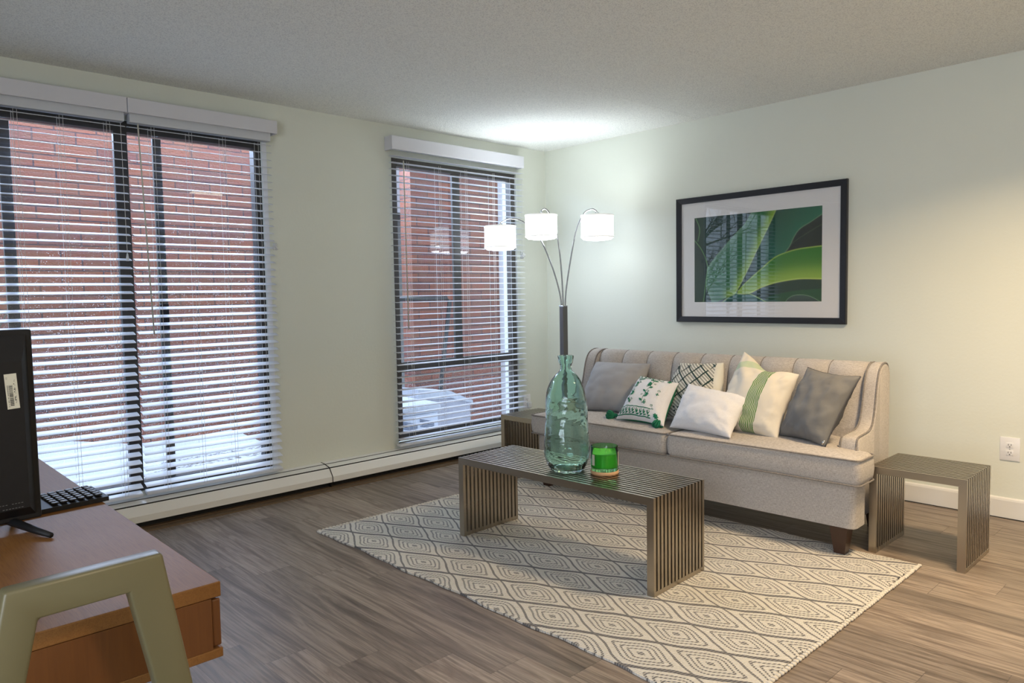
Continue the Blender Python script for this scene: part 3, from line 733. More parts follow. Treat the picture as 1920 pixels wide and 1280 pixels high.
# embroidery
mb = MB(); rnd = random.Random(3)
for v in (.205, .045, .90, .975): P2.strip(mb, [(.03+.72*i/20, v) for i in range(21)], .016)
def leafp(u, v, a, L, wd):
    pts = []
    for i in range(9):
        t_ = i/8; pts.append((u+math.cos(a)*L*t_-math.sin(a)*wd*math.sin(PI*t_), v+math.sin(a)*L*t_+math.cos(a)*wd*math.sin(PI*t_)))
    for i in range(7, 0, -1):
        t_ = i/8; pts.append((u+math.cos(a)*L*t_+math.sin(a)*wd*math.sin(PI*t_), v+math.sin(a)*L*t_-math.cos(a)*wd*math.sin(PI*t_)))
    P2.blob(mb, pts)
def curl(u, v, r, a0, sg=1, turns=1.3):
    pts = []
    for i in range(15):
        t_ = i/14; a = a0+sg*t_*turns*2*PI; rr = r*(1-.75*t_); pts.append((u+math.cos(a)*rr, v+math.sin(a)*rr))
    P2.strip(mb, pts, .007)
def flower(u, v, r, petals=5, a0=0):
    for k in range(petals): leafp(u, v, a0+2*PI*k/petals, r, r*.28)
# band of feather motifs along the lower edge
for i in range(9):
    u = .06+i*.078
    curl(u+.02, .15, .030, PI/2, 1 if i % 2 else -1, 1.0)
    for k in range(3): leafp(u, .06+k*.02, .5+k*.5, .075, .012)
for i in range(12): leafp(.05+i*.06, .915, .9 if i % 2 else 2.2, .055, .012); 
# two sprays of flowers
for (u0, ph) in ((.22, 0), (.56, 1)):
    stem = [(u0+.035*math.sin(v*9+ph), v) for v in [.27+.6*i/24 for i in range(25)]]
    P2.strip(mb, stem, .008)
    for i, (uu, vv) in enumerate(stem[2::4]):
        sg = 1 if i % 2 else -1
        leafp(uu, vv, (0.5 if sg > 0 else PI-.5), .085, .020); curl(uu-sg*.05, vv+.03, .022, 0, sg, 1.2)
    flower(u0+.02, .48, .05, 5); flower(u0-.01, .70, .055, 6, .3); flower(u0+.03, .30, .04, 4, .4)
    for k in range(3): leafp(u0-.02+k*.02, .80, PI/2+.6-.6*k, .07, .016)
flower(.86, .93, .05, 6); flower(.86, .10, .055, 7); flower(.80, .52, .035, 4)
curl(.80, .60, .03, 0); curl(.74, .28, .028, 1, -1); curl(.78, .22, .022, 2)
mb.done('floral_embroidery', 'green_thread', p2, smooth=True)
def tassel(pt, dirv, name='tassel', L=.07, r=.034, knots=70):
    mb = MB(); pt = Vector(pt); dirv = Vector(dirv).normalized(); a = dirv.orthogonal().normalized(); b = a.cross(dirv)
    rr = random.Random(int(pt.y*1000))
    mb.bm  # strands
    for k in range(knots):
        th = rr.uniform(0, 2*PI); q = math.sqrt(rr.random()); end = pt+dirv*L*(1-.35*q*q)+(a*math.cos(th)+b*math.sin(th))*r*q
        end.z = max(end.z, .494)
        mid = pt+dirv*L*.35+(a*math.cos(th)+b*math.sin(th))*r*q*.75
        mb.tube([pt, mid, end], [.003, .0034, .003], 5)
    q_ = bmesh.new(); bmesh.ops.create_icosphere(q_, subdivisions=2, radius=.013, matrix=Matrix.Translation(pt)); mb.merge(q_)
    mb.done(name, 'green_thread', p2, smooth=True)
tassel((-1.185, -2.010, .545), (-.25, .04, -.45)); tassel((-1.150, -1.662, .520), (-.15, .5, -.05), L=.065)
P4 = Pil((-.975, -2.075, .735), (-1.03, -2.490, .700), (-1.205, -2.475, .500), (-1.155, -2.065, .500), .17, .09, seed=4, wr=.006, p=.5)
p = P4.build('throw_pillow', 'cotton', 'cotton', 'small plain white pillow at the front middle of the sofa')

# ------------------------------------------------------------------ vase and candle
VZ = .4272
e_v = None
prof = [(.045,.004),(.070,.0),(.083,.010),(.100,.045),(.1085,.075),(.1105,.105),(.1080,.150),(.1035,.200),(.0990,.245),(.0975,.285),(.0960,.320),(.0915,.360),(.0835,.395),(.0700,.430),(.0520,.456),(.0335,.474),(.0275,.484),(.0270,.498),(.0290,.508),(.0330,.515),(.0365,.530),(.0385,.545),(.0370,.549)]
inner = [(r-.0045 if z > .02 else r-.012, max(z, .014)) for r, z in prof[2:]][::-1]
mb = MB()
def wob(a, z):
    amp = min(1, max(0, (z-.06)*6))*min(1, max(0, (.47-z)*12))
    return amp*(.030*math.sin(2*a+z*9)+.020*math.sin(3*a-z*17+1)+.018*math.sin(a*1+z*28))
full = [(0.0001,.010)]+prof+inner+[(.0001,.016)]
def interp(pr):
    V_ = catmull([(r, 0, z) for r, z in pr], 3); return [(max(.0001, p.x), p.z) for p in V_]
mb.lathe(interp(prof[:])+[(r, z) for r, z in interp(inner)]+[(.0001, .016)], (0,0,0), 56, wob=wob, cap=False)
# underside
cv = mb.bm.verts.new((0, 0, .010)); mb.bm.verts.ensure_lookup_table(); ringv = [mb.bm.verts[i] for i in range(56)]
for i in range(56): mb.bm.faces.new([cv, ringv[(i+1) % 56], ringv[i]])
vase = mb.done('glass_vase', 'vase', smooth=True); vase.location = (-2.100, -2.120, VZ)
tag(vase, 'tall teal recycled glass bottle vase standing on the slatted coffee table', 'vase')

cl_ = empty('jar_candle', (-2.030, -2.292, VZ)); tag(cl_, 'green glass jar candle on a round wooden coaster, beside the vase', 'candle')
mb = MB(); mb.lathe([(.0001,.0175),(.062,.0175),(.0635,.022),(.0638,.130),(.0618,.1315),(.0608,.130),(.0600,.032),(.0001,.030)], n=48, cap=False); mb.done('glass_jar', 'candleglass', cl_, smooth=True, auto=50)
mb = MB(); mb.lathe([(.0001,.0325),(.0595,.0345),(.0598,.098),(.0001,.096)], n=40, cap=False); mb.done('wax', 'wax', cl_, smooth=True, auto=50)
for a in (0, 2.1, 4.2):
    mb = MB(); mb.tube([(.02*math.cos(a), .02*math.sin(a), .0955), (.02*math.cos(a), .02*math.sin(a)+.001, .108)], .0012, 6); mb.done('wick', 'cord', cl_)
mb = MB(); mb.lathe([(.0001,0),(.062,0),(.066,.004),(.066,.0135),(.063,.017),(.0001,.017)], n=40, cap=False); mb.done('coaster', 'lightwood', cl_, smooth=True, auto=50)
for a0, w_, z0, z1 in ((-1.15, .34, .040, .105), (2.75, .30, .045, .095)):   # paper labels wrapped on the jar
    mb = MB(); mb.grid([[Vector((.0645*math.cos(a0+w_*i/8), .0645*math.sin(a0+w_*i/8), z)) for z in (z0, z1)] for i in range(9)]); mb.done('paper_label', 'sticker', cl_)

# ------------------------------------------------------------------ three-arm floor lamp
lamp = empty('floor_lamp', (-.520, -.665, 0)); tag(lamp, 'three-arm steel floor lamp with lit white drum shades in the corner behind the sofa', 'floor lamp')
mb = MB(); mb.box((0, 0, .0125), (.30, .30, .025), None, .004); mb.done('base', 'steel_dk', lamp)
rz45 = Matrix.Rotation(.0, 3, 'Z')
mb = MB(); mb.box((0, 0, (.025+1.172)/2), (.045, .045, 1.147), Matrix.Rotation(-.12, 3, 'Z'), .003); mb.done('column', 'steel_dk', lamp)
mb = MB(); mb.box((0, 0, 1.175), (.047, .047, .008), Matrix.Rotation(-.12, 3, 'Z'), .002); mb.done('collar', 'chrome', lamp)
for (sx, sy, zt, bx, by, pk) in ((-.768, -.236, 1.797, -.010, .008, .055), (-.600, -.520, 1.868, -.002, .0, .040), (-.370, -.882, 1.848, .010, -.008, .040)):
    ex, ey = sx+.520, sy+.665
    top = zt+.028
    mb = MB()
    pts = [(bx, by, 1.165), (bx+ex*.04, by+ey*.04, 1.30), (bx+ex*.16, by+ey*.16, 1.50), (bx+ex*.34, by+ey*.34, 1.50+(top-1.50)*.62), (bx+ex*.58, by+ey*.58, top-.02+pk*.3), (bx+ex*.80, by+ey*.80, top+pk*.55), (ex*.95, ey*.95, top+.012), (ex, ey, top-.004)]
    if abs(ex+.08) < .02: pts = [(bx, by, 1.165), (-.004, .006, 1.36), (-.012, .022, 1.60), (-.024, .050, 1.76), (-.040, .082, 1.862), (-.056, .112, 1.912), (-.072, .137, 1.912), (ex, ey, top-.004)]
    mb.tube(catmull(pts, 6), .0055, 8); mb.done('arm', 'armsteel', lamp, smooth=True)
    mb = MB(); mb.lathe([(.0001,.026),(.012,.024),(.020,.012),(.024,0),(.0001,0)], (ex, ey, zt+.002), 16, cap=False); mb.lathe([(.0001,.002),(.018,.002),(.018,-.05),(.0001,-.05)], (ex, ey, zt), 14, cap=False); mb.done('socket', 'chrome', lamp, smooth=True, auto=50)
    H_, r_ = .160, .122
    mb = MB(); mb.lathe([(r_, 0), (r_, -H_), (r_-.002, -H_), (r_-.002, 0)], (ex, ey, zt), 40, cap=False)
    sh = mb.done('lamp_shade', 'shade', lamp, smooth=True, auto=50)
    for zz in (0, -H_):
        mb = MB(); mb.lathe([(r_+.0028, .005), (r_+.0028, -.005), (r_-.003, -.005), (r_-.003, .005), (r_+.0028, .005)], (ex, ey, zt+zz), 40, cap=False); mb.done('rim', 'shade_trim', sh, smooth=True, auto=50)
    mb = MB(); mb.lathe([(.0001, .006), (r_-.005, .006), (r_-.006, -.006), (r_*.85, -.018), (r_*.5, -.024), (.0001, -.026)], (ex, ey, zt-H_), 32, cap=False); mb.done('diffuser', 'diffuser', sh)
    mb = MB()
    for a in range(3): mb.tube([(ex, ey, zt-.002), (ex+math.cos(a*2.094)*(r_-.002), ey+math.sin(a*2.094)*(r_-.002), zt-.002)], .002, 5)
    mb.done('spider_fitting', 'chrome', sh)
    bl = point('lamp_bulb', (sx, sy, zt-.125), 1.0, (.84, .93, 1.0), .045)

# ------------------------------------------------------------------ ceiling lights (out of frame; first seen as a reflection, second added for fill)
for lx, ly, lb in ((-1.41, -3.82, 'round flush ceiling light above the right end table'), (-3.9, -5.7, 'added round ceiling light for fill, behind the viewer')):
    e = empty('ceiling_light', (lx, ly, CEIL)); tag(e, lb, 'ceiling light')
    mb = MB(); mb.lathe([(.0001,0),(.19,0),(.19,-.03),(.18,-.035),(.0001,-.035)], n=32, cap=False); mb.done('housing', 'white', e, smooth=True, auto=40)
    mb = MB(); mb.lathe([(.172,-.036),(.165,-.065),(.13,-.088),(.07,-.098),(.0001,-.100)], n=32, cap=False); mb.done('lens', 'ceil_lens', e, smooth=True)

# ------------------------------------------------------------------ framed picture
pic = empty('framed_picture', (-.001, -1.965, 1.046)); tag(pic, 'large black framed close-up picture of green agave leaves hung above the sofa', 'picture')
PT = Matrix.Translation(-Vector(pic.location))
y0, y1, z0, z1 = -1.3473, -2.5823, 1.046, 1.9438; fw = .040
mb = MB()
for (ya, yb, za, zb) in ((y0, y1, z1-fw, z1), (y0, y1, z0, z0+fw)):
    pass
O = [(y0, z0), (y1, z0), (y1, z1), (y0, z1)]; I = [(y0-fw, z0+fw), (y1+fw, z0+fw), (y1+fw, z1-fw), (y0-fw, z1-fw)]
I2 = [(a+(.006 if a < -1.9 else -.006)*-1*-1, b) for a, b in I]
def ring(pts, x): return [Vector((x, a, b)) for a, b in pts]
mb.grid([ring(O, -.002), ring(O, -.026), ring([(a+(-.003 if a > -1.9 else .003), b+(.003 if b < 1.5 else -.003)) for a, b in O], -.029), ring(I, -.024), ring(I, -.010)], closev=True)
mb.done('frame', 'frameblack', pic, xf=PT)
iy0, iy1, iz0, iz1 = -1.3473-fw, -2.5823+fw, z0+fw, z1-fw
py0, py1, pz0, pz1 = -1.494, -2.424, 1.190, 1.796
mb = MB(); Om = [(iy0, iz0), (iy1, iz0), (iy1, iz1), (iy0, iz1)]; Im = [(py0, pz0), (py1, pz0), (py1, pz1), (py0, pz1)]
mb.grid([ring(Om, -.012), ring(Im, -.012), ring(Im, -.010)], closev=True); mb.done('mat_board', 'matboard', pic, xf=PT)
# the print, painted vertex by vertex
def zc(P): # zoomed picture coordinates -> print coordinates
    out = []
    for x, y in P:
        u = (x-247)/952; top = 400-103*u; bot = 1027-12*u; out.append(((x-247)/952*1.0, (y-top)/(bot-top)))
    return np.array([(p.x, p.y) for p in catmull([(a, b, 0) for a, b in out], 8)])
NU, NV = 250, 166
uu, vv = np.meshgrid(np.linspace(0, 1, NU), np.linspace(0, 1, NV), indexing='ij'); ASP = .93/.606
def lin(c): c = np.array(c)/255.; return np.where(c < .04045, c/12.92, ((c+.055)/1.055)**2.4)
img = np.zeros((NU, NV, 3)); 
def distc(P):
    d = np.full(uu.shape, 9.)
    for (a, b), (c_, e_) in zip(P[:-1], P[1:]):
        vx, vy = (c_-a)*ASP, e_-b; wx, wy = (uu-a)*ASP, vv-b; L2 = vx*vx+vy*vy+1e-9
        t_ = np.clip((wx*vx+wy*vy)/L2, 0, 1); d = np.minimum(d, np.hypot(wx-t_*vx, wy-t_*vy))
    return d
def inside(P):
    r_ = np.zeros(uu.shape, bool); n = len(P)
    for i in range(n):
        a, b = P[i]; c_, e_ = P[(i+1) % n]
        if b == e_: continue
        cond = ((b > vv) != (e_ > vv)) & (uu < (c_-a)*(vv-b)/(e_-b)+a); r_ ^= cond
    return r_
def fill(mask, c): img[mask] = (c[mask] if isinstance(c, np.ndarray) and c.ndim == 3 else lin(c))
def grad(f, c1, c2): f = np.clip(f, 0, 1)[..., None]; return lin(c1)*(1-f)+lin(c2)*f
img[:] = grad(uu*.6+vv*.4, (16,60,52), (20,62,45))
Lr = zc([(895,300),(830,450),(750,620),(650,830),(580,955),(540,975)]); Ll = zc([(720,320),(650,440),(600,490),(480,620),(370,750),(352,800),(345,900),(400,1040)])
Ct = zc([(1230,592),(1198,598),(1050,620),(950,650),(870,690),(780,770),(660,880),(600,945)]); Cb = zc([(1230,845),(1198,845),(1050,845),(900,870),(780,910),(690,955),(600,960)])
Dk = zc([(1230,340),(1198,360),(1120,420),(1050,470),(1010,530),(980,600),(945,650)])
A1 = np.vstack([Lr, zc([(620,960),(900,700),(945,650)]), Dk[::-1], [[1.1,-.2]]]); dl = distc(Lr); dd_ = distc(Dk)
streak = .5+.5*np.sin((uu*1.0+vv*.75)*170+np.sin(uu*14)*2)
fill(inside(A1), grad(dd_*2.2+streak*.10, (36,120,92), (14,62,42)))
Rk = np.vstack([Dk, zc([(945,655),(1060,625),(1230,590)])]); fill(inside(Rk), grad(uu*.5+vv, (38,46,50), (26,40,38)))
ln = zc([(990,585),(1060,530),(1230,412)]); 
Bm = inside(np.vstack([Ll, Lr[::-1]])); dL = distc(Ll)
cB = grad(np.exp(-(dl/.07)**2)*1.0, (48,118,72), (150,190,70)); e1 = np.exp(-(dL/.05)**2)[..., None]; cB = cB*(1-e1*.6)+lin((120,165,140))*e1*.6
fd = np.clip((vv-.35)*1.4, 0, 1)[..., None]*np.clip(1-dl/.2, 0, 1)[..., None]; fill(Bm, cB)
Cm = inside(np.vstack([Ct, Cb[::-1]])); db = distc(Cb); dtp = distc(Ct)
fill(Cm, grad(np.exp(-(db/.13)**2)*.9, (52,130,38), (168,205,82)))
Lw = np.vstack([Cb, [[-.0+.33,1.1],[1.1,1.1]]]); fill(inside(Lw) & ~Cm & (vv > .5) & (uu > .36), grad(vv*2-1.4, (38,66,52), (22,60,48)))
G2 = zc([(1230,918),(1198,920),(1000,940),(830,985),(790,1040)]); fill(inside(np.vstack([G2, [[.6,1.2],[1.2,1.2]]])), grad((vv-.8)*4, (40,95,60), (30,80,46)))
Dm = zc([(950,1040),(962,1005),(1000,975),(1060,965),(1130,980),(1210,1030)]); fill(inside(Dm), grad((vv-.9)*8, (80,105,98), (30,52,52)))
Ar = zc([(460,1045),(480,1025),(560,965),(620,955),(700,965),(830,1030)]); fill(inside(Ar), grad((vv-.9)*6, (50,115,92), (16,62,62)))
Le = zc([(230,550),(247,565),(310,640),(355,750),(345,860),(318,1040)]); fill(inside(np.vstack([Le, [[-.2,1.2],[-.2,.2]]])), grad(vv, (36,56,58), (34,70,62)))
Le2 = zc([(258,380),(258,400),(290,480),(275,570)]); fill(inside(np.vstack([Le2, [[-.1,.25],[-.1,-.1]]])), (32,50,54))
for P_, wd, cc, k in ((Lr,.0050,(190,215,130),.8),(Ll,.004,(130,180,130),.6),(Ct,.006,(178,215,90),.9),(Cb,.006,(215,235,130),.9),(Dk,.004,(140,180,140),.8),(ln,.003,(95,125,90),.7),(Dm,.003,(150,190,150),.7),(Ar,.005,(165,205,110),.9),(Le,.0045,(120,180,110),.9),(Le2,.0045,(120,180,110),.9),(G2,.002,(60,110,60),.5)):
    f = (np.exp(-(distc(P_)/wd)**2)*k)[..., None]; img = img*(1-f)+lin(cc)*f
me = bpy.data.meshes.new('print')
ver = [(0.0, 0.0, 0.0)]*(NU*NV); Y_ = py0+(py1-py0)*uu; Z_ = pz1+(pz0-pz1)*vv
co = np.stack([np.full(uu.shape, -.0105)-pic.location.x, Y_-pic.location.y, Z_-pic.location.z], -1).reshape(-1, 3)
idx = np.arange(NU*NV).reshape(NU, NV); fcs = np.stack([idx[:-1,:-1], idx[:-1,1:], idx[1:,1:], idx[1:,:-1]], -1).reshape(-1, 4)
me.from_pydata(co.tolist(), [], fcs.tolist()); ca = me.color_attributes.new('paint', 'FLOAT_COLOR', 'POINT')
ca.data.foreach_set('color', np.concatenate([img.reshape(-1, 3)*.82, np.ones((NU*NV, 1))], 1).astype(np.float32).ravel())
pm = mat('leaf_print', (.2,.4,.2), .6); t = NT(pm); t.color(t.n('ShaderNodeAttribute', attribute_name='paint').outputs['Color']); me.materials.append(pm)
po = bpy.data.objects.new('leaf_print', me); col.objects.link(po); po.parent = pic
mb = MB(); mb.b2((-.0165, iy1-.002, iz0-.002), (-.0150, iy0+.002, iz1+.002)); mb.done('glass_sheet', 'picglass', pic, xf=PT)

# ------------------------------------------------------------------ outlets
def outlet(name, loc, rz, label, w_=.094, h_=.128):
    e = empty(name, loc, rz); tag(e, label, 'outlet', 'white wall outlets')
    mb = MB(); mb.box((0, -.003, 0), (w_, .006, h_), None, .003); mb.done('cover_plate', 'plate', e, smooth=True, auto=40)
    for zz in (.021, -.021):
        mb = MB(); mb.box((0, -.007, zz), (.034, .003, .028), None, .006); rc = mb.done('receptacle', 'plate', e, smooth=True, auto=40)
        mb = MB()
        for xx in (-.0065, .0065): mb.b2((xx-.0012, -.0092, zz-.002), (xx+.0012, -.0086, zz+.007))
        mb.b2((-.0025, -.0092, zz-.011), (.0025, -.0086, zz-.006)); mb.done('slots', 'ink', rc)
    mb = MB(); mb.tube([(0, -.006, 0), (0, -.0075, 0)], .003, 10); mb.done('screw', 'chrome', e)
    return e
outlet('wall_outlet', (-.0005, -3.456, .384), PI/2-PI, 'white double wall outlet above the baseboard at the right edge')
outlet('wall_outlet', (-.276, -.0005, .350), 0, 'white double wall outlet in the corner behind the end table', .085, .125)
mb = MB(); mb.box((-.262, -.020, .322), (.040, .032, .050), None, .008); o = mb.done('outlet_plug', 'clear', smooth=True, auto=40); tag(o, 'clear plug-in cap in the lower socket of the corner outlet', 'plug')

# ------------------------------------------------------------------ desk
dk = empty('desk', (-4.6, -2.1, 0)); tag(dk, 'orange-brown wood desk with drawer box in the left foreground, carrying the television', 'desk'); DT = Matrix.Translation(-Vector(dk.location))
DX1, DY0, DX0, DY1 = -4.148, -3.120, -5.35, -1.10
mb = MB(); mb.b2((DX0, DY0, .722), (DX1, DY1, .750), .002); mb.done('desktop', 'deskwood', dk, xf=DT)
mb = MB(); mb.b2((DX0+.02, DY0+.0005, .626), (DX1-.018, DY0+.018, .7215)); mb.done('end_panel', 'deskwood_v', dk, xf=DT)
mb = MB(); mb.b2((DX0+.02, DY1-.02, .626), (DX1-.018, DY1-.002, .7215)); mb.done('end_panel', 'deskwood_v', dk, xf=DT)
mb = MB(); mb.b2((DX0, DY0, .608), (DX1, DY1, .6255), .002); mb.done('bottom_panel', 'deskwood', dk, xf=DT)
nD = 3
for k in range(nD):
    ya = DY0+.004+(DY1-DY0-.008)*k/nD; yb = DY0+.004+(DY1-DY0-.008)*(k+1)/nD-.004
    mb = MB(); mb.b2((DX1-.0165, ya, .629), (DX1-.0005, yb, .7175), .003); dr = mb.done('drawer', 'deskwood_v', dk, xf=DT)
    mb = MB(); mb.box((DX1+.004, (ya+yb)/2, .700), (.010, .10, .008), None, .003); mb.done('drawer_pull', 'deskwood', dr, xf=DT)
for lx, ly in ((DX1-.12, DY1-.12), (DX0+.12, DY1-.12), (DX0+.12, DY0+.12), (DX1-.60, DY0+.12)):
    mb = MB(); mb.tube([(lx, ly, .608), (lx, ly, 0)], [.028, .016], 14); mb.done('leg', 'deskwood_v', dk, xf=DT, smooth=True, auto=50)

# ------------------------------------------------------------------ television seen from behind
tv = empty('television', (-4.306, -2.485, .7505), 0.10); tag(tv, 'black flat television seen from behind on the desk, barcode sticker on its back', 'television')
# local: x to the left is -x, back faces -y
TW, TH, zb = .76, .435, .022
mb = MB(); mb.b2((-TW, .0, zb), (0, .030, zb+TH), .004); mb.done('screen_housing', 'blackplastic', tv)
mb = MB(); mb.grid([[Vector(p) for p in ((-TW+.012, -.0005, zb+.012), (-.012, -.0005, zb+.012), (-.012, -.0005, zb+TH-.012), (-TW+.012, -.0005, zb+TH-.012))], [Vector(p) for p in ((-TW+.10, -.034, zb+.035), (-.030, -.026, zb+.035), (-.030, -.026, zb+TH-.07), (-TW+.10, -.034, zb+TH-.07))]], closev=True)
mb.bm.verts.ensure_lookup_table(); mb.bm.faces.new([mb.bm.verts[i] for i in (4,5,6,7)]); mb.done('back_cover', 'blackplastic', tv)
mb = MB(); mb.b2((-TW+.008, .0302, zb+.008), (-.008, .0308, zb+TH-.008)); mb.done('screen', 'blackgloss', tv)
for sx in (-.03, -TW+.03):
    mb = MB()
    mb.tube([(sx-.03, .012, zb+.002), (sx-.005, -.06, .012), (sx+.012, -.115, .006)], [.010, .008, .006], 8); mb.tube([(sx-.03, .012, zb+.002), (sx-.005, .08, .012), (sx+.008, .115, .006)], [.010, .008, .006], 8); mb.done('foot', 'blackplastic', tv, smooth=True)
# barcode sticker, tilted
st = Matrix.Translation((-.052, -.0268, zb+.300)) @ Matrix.Rotation(-.05, 4, 'Y')
mb = MB(); mb.b2((-.0118, -.0006, -.039), (.0118, 0, .039)); sk = mb.done('barcode_sticker', 'sticker', tv, xf=st)
mb = MB(); z = -.032; rr = random.Random(5)
while z < .014:
    h_ = rr.choice((.0008, .0014, .002)); mb.b2((-.0055, -.0009, z), (.0018, -.0007, z+h_)); z += h_+rr.choice((.0008, .0012))
for zz in [-.034+.0022*i for i in range(22)]:
    if rr.random() < .8: mb.b2((-.0085, -.0009, zz), (-.0070, -.0007, zz+.0014))
for zz in [-.033+.0030*i for i in range(20)]:
    if rr.random() < .7: mb.b2((.0040+rr.choice((0,.0025)), -.0009, zz), (.0056+rr.choice((0,.0015)), -.0007, zz+.0020))
mb.b2((-.0095, -.0009, .028), (-.0065, -.0007, .0286)); mb.b2((-.0095, -.0009, .031), (-.0065, -.0007, .0316)); mb.done('barcode', 'ink', sk, xf=st)
mb = MB()
for zz in (.118, .108):
    for k in range(14):
        if rr.random() < .9: mb.b2((-.125+.006*k, -.0275, zb+zz-.07), (-.1215+.006*k, -.0270, zb+zz-.0688))
mb.done('small_print', 'greyink', tv)

# ------------------------------------------------------------------ keyboard
kb = empty('keyboard', (-4.215, -2.310, .7505), .10); tag(kb, 'black computer keyboard on the desk, sticking out behind the television', 'keyboard')
mb = MB(); mb.prism([(-.060, .0005), (.060, .0005), (.060, .020), (-.060, .012)], 0, -.36, .075); mb.done('housing', 'blackplastic', kb)
mb = MB()
for r_ in range(6):
    for k in range(21):
        x = -.352+.0200*k; y = -.048+.0185*r_
        if k in (14,) : continue
        mb.box((x+.009, y+.008, .0165+.0065*(y+.06)/.12), (.0160, .0150, .0042), None, .0015, 1)
o = mb.done('keycaps', 'keys', kb); o['kind'] = 'stuff'
mb = MB()
for r_ in range(6):
    for k in range(21):
        if k == 14: continue
        x = -.352+.0200*k; y = -.048+.0185*r_
        mb.b2((x+.005, y+.009, .01885+.0065*(y+.06)/.12), (x+.008, y+.012, .01915+.0065*(y+.06)/.12))
o = mb.done('key_lettering', 'keymark', kb); o['kind'] = 'stuff'

# ------------------------------------------------------------------ chair in the foreground
ch = empty('chair', (-4.398, -3.40, 0)); tag(ch, 'cream painted wooden chair with open trapezoid backrest in the near left corner', 'chair')
CTm = Matrix.Translation(-Vector(ch.location))
yb_ = -3.270; lean = lambda z: yb_+(.88-z)*-.10*-1     # leans back towards the camera at the top
def back_quad(mb, pts, ty):
    A = [Vector((x, lean(z), z)) for x, z in pts]; B_ = [Vector((x, lean(z)+ty, z)) for x, z in pts]
    a = [mb.bm.verts.new(p) for p in A]; b = [mb.bm.verts.new(p) for p in B_]; n = len(pts)
    for i in range(n): mb.bm.faces.new([a[i], a[(i+1) % n], b[(i+1) % n], b[i]])
    mb.bm.faces.new(a[::-1]); mb.bm.faces.new(b)
def bevobj(o, w_=.004):
    md = o.modifiers.new('bevel', 'BEVEL'); md.width = w_; md.segments = 3; md.limit_method = 'ANGLE'; md.angle_limit = math.radians(35)
    o.data.polygons.foreach_set('use_smooth', [True]*len(o.data.polygons))
# top rail + stiles of the backrest
mb = MB(); back_quad(mb, [(-4.497, .874), (-4.292, .877), (-4.210, .45), (-4.258, .45), (-4.340, .826), (-4.458, .824), (-4.531, .45), (-4.576, .45)], .034); o = mb.done('backrest', 'chairpaint', ch, xf=CTm); bevobj(o, .005)
mb = MB(); mb.b2((-4.60, -3.68, .425), (-4.195, -3.215, .449), .008); mb.done('seat', 'chairpaint', ch, xf=CTm, smooth=True, auto=40)
for (xa, ya, xb, yb2) in ((-4.235,-3.24,-4.19,-3.20),(-4.565,-3.24,-4.61,-3.20),(-4.235,-3.64,-4.19,-3.68),(-4.565,-3.64,-4.61,-3.68)):
    mb = MB(); mb.tube([(xa, ya, .4245), (xb, yb2, 0)], [.020, .014], 12); mb.done('leg', 'chairpaint', ch, xf=CTm, smooth=True, auto=50)

# ------------------------------------------------------------------ outdoors
def ext(o, label, cat, group=None): return tag(o, label, cat, group)
GZ = .02
mb = MB(); rows = []
for i in range(60):
    x = -13+i*.3; rr_ = []
    for j in range(12):
        y = .17+j*.195
        z = -.06+.05*mnoise.noise(Vector((x*.9, y*.9, 0)))+.10*min(1, max(0, (y-.6)/1.5))+(.16*max(0, min(1, (-2.6-x)/1.0)) if y > 1.0 else 0)
        z -= .28*max(0, min(1, (x+1.9)/.5))
        rr_.append(Vector((x, y, z)))
    rows.append(rr_)
mb.grid(rows); o = mb.done('snowy_ground', 'snow', smooth=True); tag(o, 'snow-covered ground of the courtyard outside the windows', 'snow', kind='stuff')
mb = MB(); mb.b2((-4.2, .165, -.10), (-1.75, 1.45, .035)); mb.b2((-4.2, .165, -.10), (-1.75, .40, .05)); o = mb.done('gravel_strip', 'slush'); tag(o, 'half-melted snow and gravel right outside the patio window', 'gravel', kind='stuff')
mb = MB(); mb.b2((-4.25, 2.35, -.3), (-.62, 2.55, 2.95)); o = mb.done('brick_wall', 'brick'); ext(o, 'red brick wall across the courtyard, seen through the wide patio window', 'brick wall')
mb = MB(); mb.b2((.079, 2.1, -.5), (1.36, 2.3, 3.4)); o = mb.done('brick_wall', 'brick'); ext(o, 'red brick wall seen through the corner window, left of the white corner board', 'brick wall')
mb = MB(); mb.b2((1.361, 2.02, -.5), (1.66, 2.3, 3.4)); o = mb.done('corner_board', 'whitetrim'); ext(o, 'white vertical corner board beside the brick, seen at the right of the corner window', 'trim board')
mb = MB(); mb.b2((-.1, 3.2, -.5), (1.4, 3.35, 2.22)); 
o = mb.done('siding_wall', 'siding'); ext(o, 'grey siding wall behind the brick corner, seen at the left of the corner window', 'wall')
mb = MB(); mb.b2((-.1, 3.1, 2.2205), (1.4, 3.4, 2.30)); o = mb.done('eave_board', 'bronze'); ext(o, 'dark eave board above the grey siding wall', 'eave')
mb = MB(); mb.b2((-.1, 3.05, 2.3005), (1.4, 3.3, 3.4)); o = mb.done('soffit_panel', 'whitetrim'); ext(o, 'white panelled gable above the dark eave board', 'gable')
mb = MB(); mb.tube([(-.45, 1.96, 1.245), (.40, 1.92, 1.245), (.43, 1.9, 1.22), (.20, 1.9, -.18)], .024, 10); o = mb.done('drain_pipe', 'bronze', smooth=True); ext(o, 'slim black pipe leaning outside the corner window', 'pipe')
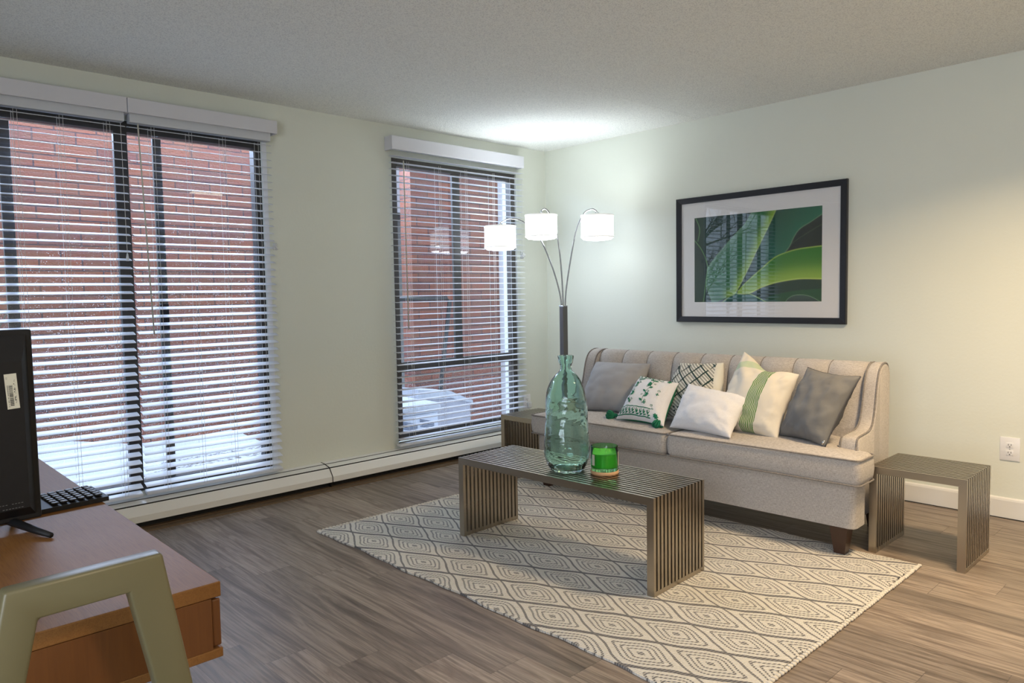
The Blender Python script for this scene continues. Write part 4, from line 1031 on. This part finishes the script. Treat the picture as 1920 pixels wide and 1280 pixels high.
# air conditioner with a snow cap
ac = empty('air_conditioner', (-.86, 1.302, -.30)); tag(ac, 'white outdoor air conditioner with louvred grille and snow on top, outside the corner window', 'air conditioner')
mb = MB(); mb.b2((-.42, -.30, 0), (.40, .20, .48), .015); mb.done('cabinet', 'acmetal', ac)
mb = MB()
for i in range(4):
    for j in range(4):
        xa = -.39+i*.19; za = .05+j*.098
        for k in range(5): mb.box((xa+.085, -.303, za+.008+k*.015), (.165, .006, .008), Matrix.Rotation(.25, 3, 'Y'))
mb.done('grille', 'acdark', ac)
mb = MB(); puffy(mb, rpoly([(-.45,-.32),(.44,-.32),(.44,.22),(-.45,.22)], .06), .4805, .57, .04, .06); mb.done('snow_cap', 'snow', ac, smooth=True)
# concrete block with snow lying on it
mb = MB(); mb.prism([(-.30, -.3), (.40, -.3), (.40, .12), (.12, .20), (-.30, .22)], 1, 1.55, 1.85); o = mb.done('concrete_ramp', 'concrete'); ext(o, 'grey concrete wedge beside the air conditioner', 'concrete block')
mb = MB(); mb.prism([(-.30, .2205), (.12, .2005), (.42, .11), (.42, .14), (.12, .27), (-.30, .33)], 1, 1.53, 1.83); o = mb.done('snow_layer', 'snow', smooth=True, auto=40); tag(o, 'snow lying on the grey concrete wedge', 'snow', kind='stuff')
# bare tangled trees to the left, mirrored in the picture glass
def tree(x, y, h_, seed, label):
    rr = random.Random(seed); e = empty('bare_tree', (x, y, .05)); tag(e, label, 'tree', 'bare winter trees beyond the courtyard')
    mb = MB(); tr = MB(); tr.tube([(0,0,0), (.05,.03,h_*.4), (0,.1,h_)], [.11,.08,.02], 8); tr.done('trunk', 'bark', e, smooth=True)
    def br(p, d, L, r_, dep):
        q = p+d*L*.5+Vector((rr.uniform(-.1,.1), rr.uniform(-.1,.1), rr.uniform(0,.1)))*L; end = q+(d+Vector((0,0,.15))).normalized()*L*.5
        mb.tube([p, q, end], [r_, r_*.75, r_*.45], 4, cap=False)
        if dep:
            for k in range(4):
                st_ = p.lerp(end, rr.uniform(.35, 1)); nd = (d+Vector((rr.uniform(-1,1), rr.uniform(-1,1), rr.uniform(-.5,.9)))).normalized(); br(st_, nd, L*rr.uniform(.5,.75), r_*.55, dep-1)
    for k in range(11):
        z = h_*(.12+.85*k/11); a = rr.uniform(0, 2*PI); br(Vector((.02, .03, z)), Vector((math.cos(a), math.sin(a), rr.uniform(.1,.8))).normalized(), h_*.28, .035, 3)
    mb.done('branches', 'bark', e)
    return e
tree(-7.2, 3.9, 4.2, 11, 'bare tangled tree at the far left, nearest the building')
tree(-12.5, 6.5, 5.2, 12, 'bare tree at the far left, further from the building')
# leafy shrub at the left edge of the patio window
sh = empty('shrub', (-4.10, 1.65, .05)); tag(sh, 'ragged half-bare shrub before the brick at the left of the patio window', 'shrub')
mb = MB(); lf = MB(); rr = random.Random(8)
for k in range(46):
    a = rr.uniform(0, 2*PI); L = rr.uniform(1.0, 2.05); sp = rr.uniform(.1, .55)
    pts = [Vector((0,0,0)), Vector((math.cos(a)*sp*.35, math.sin(a)*sp*.3, L*.5)), Vector((math.cos(a)*sp, math.sin(a)*sp*.7, L))]
    mb.tube(catmull(pts, 3), .006, 4)
    for j in range(26):
        t_ = rr.uniform(.25, 1); p = pts[0].lerp(pts[2], t_)+Vector((rr.gauss(0,.05), rr.gauss(0,.05), rr.gauss(0,.05)))
        a1 = Vector((rr.uniform(-1,1), rr.uniform(-1,1), rr.uniform(-1,1))).normalized(); b1_ = a1.orthogonal().normalized(); s_ = rr.uniform(.012, .026)
        vs_ = [lf.bm.verts.new(p+a1*s_), lf.bm.verts.new(p+b1_*s_*.4), lf.bm.verts.new(p-a1*s_), lf.bm.verts.new(p-b1_*s_*.4)]; lf.bm.faces.new(vs_)
mb.done('stems', 'bark', sh); lf.done('leaves', 'leaf', sh)
